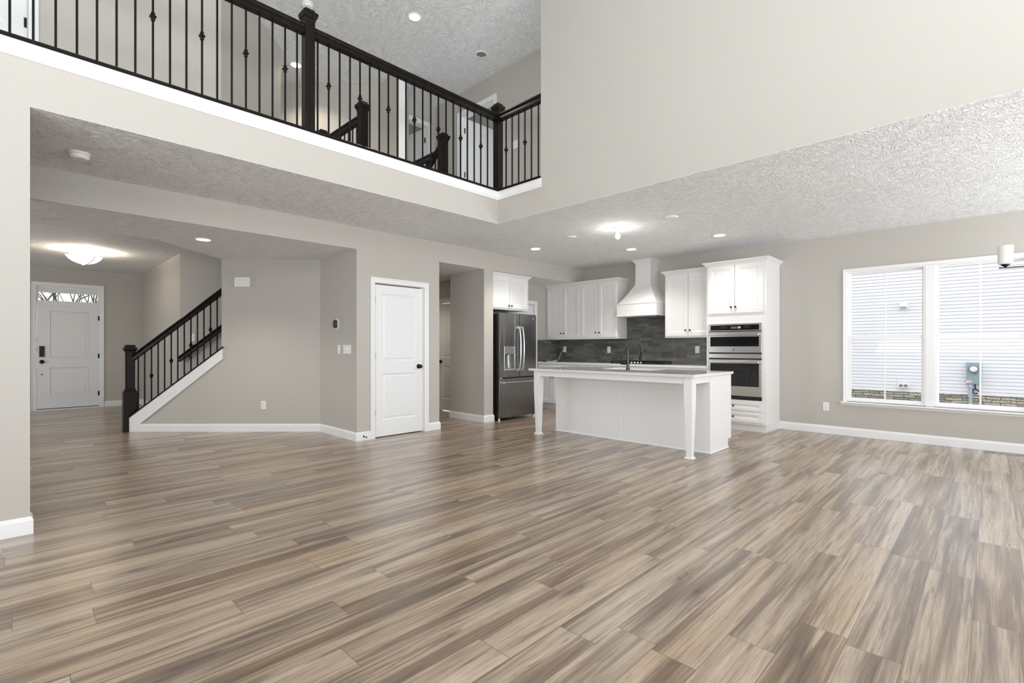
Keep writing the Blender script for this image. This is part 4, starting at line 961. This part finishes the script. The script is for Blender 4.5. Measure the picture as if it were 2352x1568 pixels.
for k in range(7):
    for s_ in (-1, 1): x = s_ * (0.085 + k * 0.012); g.box(x - 0.003, x + 0.003, -0.042, 0.042, 0.0045, 0.0056)
g.box(-0.065, 0.065, -0.012, 0.012, 0.0045, 0.0056); g.build('register_slots', M['dark'], fg)
# plugged-in cord and the small black thing at its end
g = G(); P0 = [(-6.262, 7.905, 1.150), (-6.275, 7.88, 1.13), (-6.285, 7.84, 1.09), (-6.29, 7.80, 1.02), (-6.295, 7.76, 0.955), (-6.31, 7.70, 0.924), (-6.36, 7.66, 0.922), (-6.37, 7.70, 0.935), (-6.31, 7.71, 0.950), (-6.28, 7.66, 0.940), (-6.31, 7.60, 0.922), (-6.38, 7.60, 0.922), (-6.40, 7.64, 0.922), (-6.36, 7.56, 0.922), (-6.39, 7.50, 0.922)]
def smooth_path(pts, n=8):
    pts = [Vector(p) for p in pts]; out = []
    for i in range(len(pts) - 1):
        a, b, c, d = pts[max(i - 1, 0)], pts[i], pts[i + 1], pts[min(i + 2, len(pts) - 1)]
        for k in range(n):
            t = k / n; out.append(0.5 * ((2 * b) + (-a + c) * t + (2 * a - 5 * b + 4 * c - d) * t * t + (-a + 3 * b - 3 * c + d) * t ** 3))
    out.append(pts[-1]); return out
cd = thing('charging_cable', 'white coiled power cord hanging from the corner outlet', 'cord', (0, 0, 0))
g.tube(smooth_path(P0), 0.0036, 8); g.build('cable', M['plate'], cd, smooth='auto')
g = G(); g.box(-6.276, -6.246, 7.885, 7.909, 1.135, 1.168); g.build('plug', M['plate'], cd, bevel=0.004)
g = G(); g.box(-0.03, 0.03, -0.02, 0.02, 0, 0.018); o = g.build('charging_puck', M['dark'], bevel=0.006); o.location = (-6.40, 7.45, 0.917); tag(o, 'small black gadget at the left end of the back counter', 'gadget')

# ------------------------------------------------------------------ ceiling lights and detectors
def lamp(name, kind, energy, col, loc, parent, size=0.05, spot=None):
    l = bpy.data.lights.new(name, kind); l.energy = energy; l.color = col
    if kind == 'SPOT': l.spot_size = spot; l.spot_blend = 0.7
    l.shadow_soft_size = size
    o = bpy.data.objects.new(name, l); COL.objects.link(o); o.location = loc
    if parent: o.parent = parent
    return o
def downlight(label, x, y, z, lit=True, energy=28, warm=False):
    t = thing('recessed_light', label, 'ceiling light', (x, y, z))
    g = G(); g.lathe([(0.092, 0.0), (0.092, -0.004), (0.086, -0.008), (0.072, -0.007), (0.070, 0.0)], 32, cap=False); g.build('trim_ring', M['plate'], t, smooth='auto')
    if lit:
        g = G(); g.lathe([(0.071, -0.0005), (0.071, -0.003), (0, -0.0035)], 28); g.build('lens', M['lensw' if warm else 'lens'], t)
        lamp('downlight_lamp', 'SPOT', energy, (1.0, 0.86, 0.70) if warm else (1.0, 0.95, 0.88), (0, 0, -0.02), t, 0.06, math.radians(125))
    else:
        g = G(); g.lathe([(0.071, -0.0004), (0.060, -0.002), (0, -0.002)], 28); g.build('lens', M['greyp'], t)
    return t
downlight('lit recessed ceiling light in front of the refrigerator', -5.076, 5.692, ZC, energy=50)
downlight('lit recessed ceiling light in front of the range hood', -4.029, 6.767, ZC, energy=48)
downlight('lit recessed ceiling light in front of the tall oven cabinet', -2.671, 6.776, ZC)
downlight('lit recessed light in the low hall ceiling near the stairs', -6.548, 1.543, ZS, energy=50)
downlight('lit recessed light in the loft ceiling above the railing middle', -5.367, 3.656, ZT, energy=50)
downlight('lit recessed light above the loft stairwell, behind the tall newel', -7.568, 3.010, ZT, energy=45, warm=True)
downlight('unlit grey recessed light in the loft ceiling near the right wall', -5.356, 4.811, ZT, lit=False)
downlight('recessed light inside the narrow passage ceiling', -7.35, 4.95, ZS, energy=20, warm=True)
bf = thing('bulb_holder', 'bare lit bulb in a white ceiling holder over the island', 'ceiling light', (-3.429, 5.430, ZC))
g = G(); g.lathe([(0.058, 0), (0.058, -0.008), (0.048, -0.020), (0.026, -0.030), (0.022, -0.055), (0.020, -0.060)], 24); g.build('lamp_holder', M['plate'], bf, smooth='auto')
g = G(); g.lathe([(0.013, -0.058), (0.016, -0.075), (0.028, -0.092), (0.032, -0.112), (0.028, -0.132), (0.015, -0.144), (0, -0.147)], 20); g.build('bulb', M['bulb'], bf, smooth='auto')
lamp('bulb_lamp', 'POINT', 3, (1.0, 0.95, 0.88), (0, 0, -0.17), bf, 0.03)
for x, lb in ((-4.184, 'white blank cover disc over the island end nearer the refrigerator'), (-2.697, 'white blank cover disc over the island end nearer the windows')):
    g = G(); g.lathe([(0.072, 0), (0.072, -0.006), (0.066, -0.014), (0, -0.016)], 28); o = g.build('cover_disc', M['plate'], smooth='auto'); o.location = (x, 5.437, ZC); tag(o, lb, 'cover plate')
def smoke(label, x, y, z):
    t = thing('smoke_detector', label, 'smoke detector', (x, y, z))
    g = G(); g.lathe([(0.070, 0), (0.070, -0.010), (0.064, -0.016)], 32); g.build('mounting_base', M['plate'], t, smooth='auto')
    g = G(); g.lathe([(0.062, -0.016), (0.066, -0.020), (0.064, -0.036), (0.052, -0.048), (0, -0.050)], 32); g.build('detector_cover', M['plate'], t, smooth='auto')
    g = G(); g.lathe([(0.0632, -0.0155), (0.0632, -0.0205)], 32); g.build('vent_gap', M['dark'], t)
smoke('white smoke detector under the loft overhang near the hall opening', -5.17, 0.362, ZC)
smoke('white smoke detector on the loft ceiling behind the tall newel', -6.122, 2.579, ZT)
fl = thing('entry_ceiling_light', 'lit opal bowl light hanging in the entry hall', 'ceiling light', (-10.27, 0.783, ZC))
g = G(); g.lathe([(0.072, 0), (0.072, -0.010), (0.030, -0.024), (0.010, -0.028), (0.010, -0.225), (0.018, -0.228), (0.018, -0.240), (0.006, -0.252), (0, -0.254)], 24); g.build('stem', M['nickel'], fl, smooth='auto')
g = G(); pts = [(0.030, -0.218), (0.090, -0.205), (0.150, -0.178), (0.195, -0.140), (0.222, -0.098)]
g.lathe(pts + [(r - 0.004, z + 0.004) for r, z in pts[::-1]], 36, cap=False); g.build('glass_bowl', M['bowl'], fl, smooth='auto')
g = G()
for k in range(3):
    a = k * 2 * PI / 3 + 0.5; g.tube([(r * math.cos(a) * 1.02, r * math.sin(a) * 1.02, z - 0.004) for r, z in [(0.012, -0.230)] + pts[1:]] + [(0.23 * math.cos(a), 0.23 * math.sin(a), -0.088)], 0.006, 8)
g.build('support_arms', M['nickel'], fl, smooth='auto')
lamp('entry_lamp', 'POINT', 24, (1.0, 0.88, 0.72), (0.06, 0.05, -0.115), fl, 0.04)

# chandelier: one arm reaches into the picture at its right edge
ch_c = Vector((0.080, 5.909, 0)) + 0.40 * Vector((math.cos(A), math.sin(A), 0))
ch = thing('chandelier', 'black armed chandelier with frosted cylinder shades over the dining spot', 'chandelier', (ch_c.x, ch_c.y, 1.875))
g = G(); g.lathe([(0.012, -0.05), (0.030, -0.035), (0.030, 0.02), (0.012, 0.05), (0.008, 0.07), (0.008, ZC - 1.875 - 0.02), (0.06, ZC - 1.875 - 0.015), (0.06, ZC - 1.875)], 18); g.build('stem', M['black'], ch, smooth='auto')
for k in range(3):
    a = A + PI + k * 2 * PI / 3; d = Vector((math.cos(a), math.sin(a), 0))
    g = G(); g.tube([d * 0.02 + Vector((0, 0, 0.0)), d * 0.12 + Vector((0, 0, 0.012)), d * 0.26 + Vector((0, 0, 0.006)), d * 0.40 + Vector((0, 0, -0.004)), d * 0.45 + Vector((0, 0, -0.006))], 0.0065, 8)
    q = d * 0.40; g.lathe([(0.007, -0.004), (0.012, 0.008), (0.027, 0.016), (0.029, 0.026), (0.02, 0.03)], 16, c=q); arm = g.build('arm', M['black'], ch, smooth='auto')
    g = G(); g.lathe([(0.020, 0.026), (0.045, 0.027), (0.048, 0.040), (0.050, 0.182), (0.047, 0.182), (0.045, 0.042), (0.02, 0.030)], 28, c=q, cap=False); g.build('glass_shade', M['shade'], arm, smooth='auto')

# ------------------------------------------------------------------ outside
g = G(); g.box(-60, 40, 8.07, 60, -0.75, -0.62); g.box(-60, -13.6, -40, 8.07, -0.75, -0.62); g.box(-13.6, 40, -40, -3.2, -0.75, -0.62); g.box(3.4, 40, -3.2, 8.07, -0.75, -0.62); g.box(-13.6, 3.4, -3.2, 8.07, -0.75, -0.62)
struct('ground', g, M['ground'], 'pale ground outside the house', 'ground')
nh = thing('neighbour_house', 'white sided neighbouring house seen through the windows', 'house', (0, 15.4, 0))
g = G(); c_h = 0.0805; prof = [(0.25, 0.115), (0.0, 0.115)]
n_c = 62
prof = []
for i in range(n_c): z = 0.115 + i * c_h; prof += [(-0.014, z), (-0.006, z + c_h * 0.80), (0.006, z + c_h * 0.86), (0.006, z + c_h * 0.999)]
prof += [(0.2, 0.115 + n_c * c_h), (0.2, 0.115)]
g.loft([[(-11, y, z) for y, z in prof], [(9, y, z) for y, z in prof]]); g.build('siding', M['siding'], nh)
g = G(); g.box(-11, 9, -0.05, 0.2, -0.65, 0.112); g.build('stone_base', M['stone'], nh)
g = G(); g.extr([(-11, 0.02, 5.24), (-11, 3.0, 7.0), (-11, 3.0, 6.85), (-11, 0.02, 5.11)], (20, 0, 0)); g.build('roof', M['greyp'], nh)
em = thing('electric_meter', 'blue-grey electric meter box on the neighbouring wall', 'electric meter', (-0.299, 15.385, 0))
g = G(); g.box(-0.125, 0.125, -0.11, 0, 0.367, 0.859); g.build('meter_box', M['meter'], em, bevel=0.008)
g = G(); g.lathe([(0.064, 0), (0.064, 0.085), (0.050, 0.105), (0, 0.11)], 28, c=(-0.004, -0.11, 0.709), M4=TOY); g.build('meter_dome', M['plate'], em, smooth='auto')
g = G(); g.lathe([(0.090, 0), (0.090, 0.030), (0.064, 0.034)], 28, c=(-0.004, -0.11, 0.709), M4=TOY, cap=False); g.box(0.02, 0.04, -0.13, -0.11, 0.59, 0.63); g.build('meter_ring', M['greyp'], em)
g = G(); g.box(-0.118, -0.04, -0.1115, -0.1105, 0.40, 0.465); s_ = g.build('sticker', M['plate'], em)
g = G(); g.box(-0.115, -0.043, -0.1122, -0.1112, 0.445, 0.460); g.box(-0.085, -0.05, -0.1122, -0.1112, 0.412, 0.428); g.build('sticker_print', M['red'], s_)
g = G(); g.lathe([(0.034, -0.62), (0.034, 0.26)], 14, c=(-0.056, -0.06, 0)); g.lathe([(0.044, 0.28), (0.044, 0.34), (0.03, 0.368)], 14, c=(-0.056, -0.06, 0)); g.lathe([(0.042, 0.06), (0.042, 0.10)], 14, c=(-0.056, -0.06, 0)); g.build('conduit', M['pvc'], em, smooth='auto')
g = G(); pts = [(0.027 + 0.05 * math.cos(a), -0.05, 0.20 + 0.05 * math.sin(a)) for a in [i * PI / 8 for i in range(15)]]; g.tube(pts, 0.014, 8); g.tube([(0.02, -0.05, 0.365), (0.022, -0.05, 0.30), (0.027, -0.05, 0.25)], 0.012, 8); g.build('ground_wire_coil', M['black'], em, smooth='auto')
vh = thing('dryer_vent', 'small white vent hood high on the neighbouring siding', 'vent', (-1.56, 15.385, 0))
g = G(); g.box(-0.085, 0.085, -0.012, 0, 2.145, 2.325); g.build('flange', M['plate'], vh, bevel=0.003)
g = G(); g.extr([(-0.07, -0.012, 2.31), (-0.07, -0.10, 2.26), (-0.07, -0.10, 2.19), (-0.07, -0.012, 2.165)], (0.14, 0, 0)); g.build('hood', M['vinyl'], vh, bevel=0.004)
g = G(); g.box(-0.06, 0.06, -0.104, -0.099, 2.175, 2.20); g.build('louver', M['greyp'], vh)
eo = thing('utility_box', 'white outdoor box with two round ports on the siding', 'utility box', (-1.558, 15.385, 0))
g = G(); g.box(-0.115, 0.115, -0.05, 0, 0.195, 0.332); g.box(-0.115, -0.085, -0.02, 0, 0.332, 0.47); g.build('box_body', M['plate'], eo, bevel=0.006)
for x in (-0.05, 0.045):
    g = G(); g.lathe([(0.034, 0), (0.034, 0.022), (0.026, 0.030), (0, 0.030)], 18, c=(x, -0.05, 0.265), M4=TOY); g.build('round_port', M['greyp'], eo, smooth='auto')
g = G(); g.box(-15.1, -12.97, -2.5, 4.0, 2.43, 2.75)
tag(g.build('porch_roof', M['porch']), 'pale porch ceiling outside the front door transom', 'porch roof')
def tree(label, x, y, seed, h=5.5):
    rnd = random.Random(seed); t = thing('bare_tree', label, 'tree', (x, y, -0.62)); g = G()
    def grow(p, d, L, r, dep):
        q = p + d * L; mid = (p + q) / 2 + Vector((rnd.uniform(-1, 1), rnd.uniform(-1, 1), rnd.uniform(-1, 1))) * L * 0.06
        g.tube([p, mid, q], [r, r * 0.85, r * 0.7], 6)
        if dep == 0: return
        for k in range(rnd.choice((2, 3))):
            nd_ = (d + Vector((rnd.uniform(-1, 1), rnd.uniform(-1, 1), rnd.uniform(-0.25, 0.7))) * 0.75).normalized(); grow(q, nd_, L * rnd.uniform(0.66, 0.84), r * 0.66, dep - 1)
    grow(Vector((0, 0, 0)), Vector((0.05, 0.05, 1)).normalized(), h * 0.30, 0.065, 6); g.build('trunk', M['bark'], t)
tree('bare tree outside, behind the left transom pane', -18.6, 0.15, 3, 5.0)
tree('bare tree outside, behind the middle transom pane', -22.5, 1.15, 11, 5.6)
tree('bare tree outside, behind the right transom pane', -27.0, 2.45, 5, 6.2)
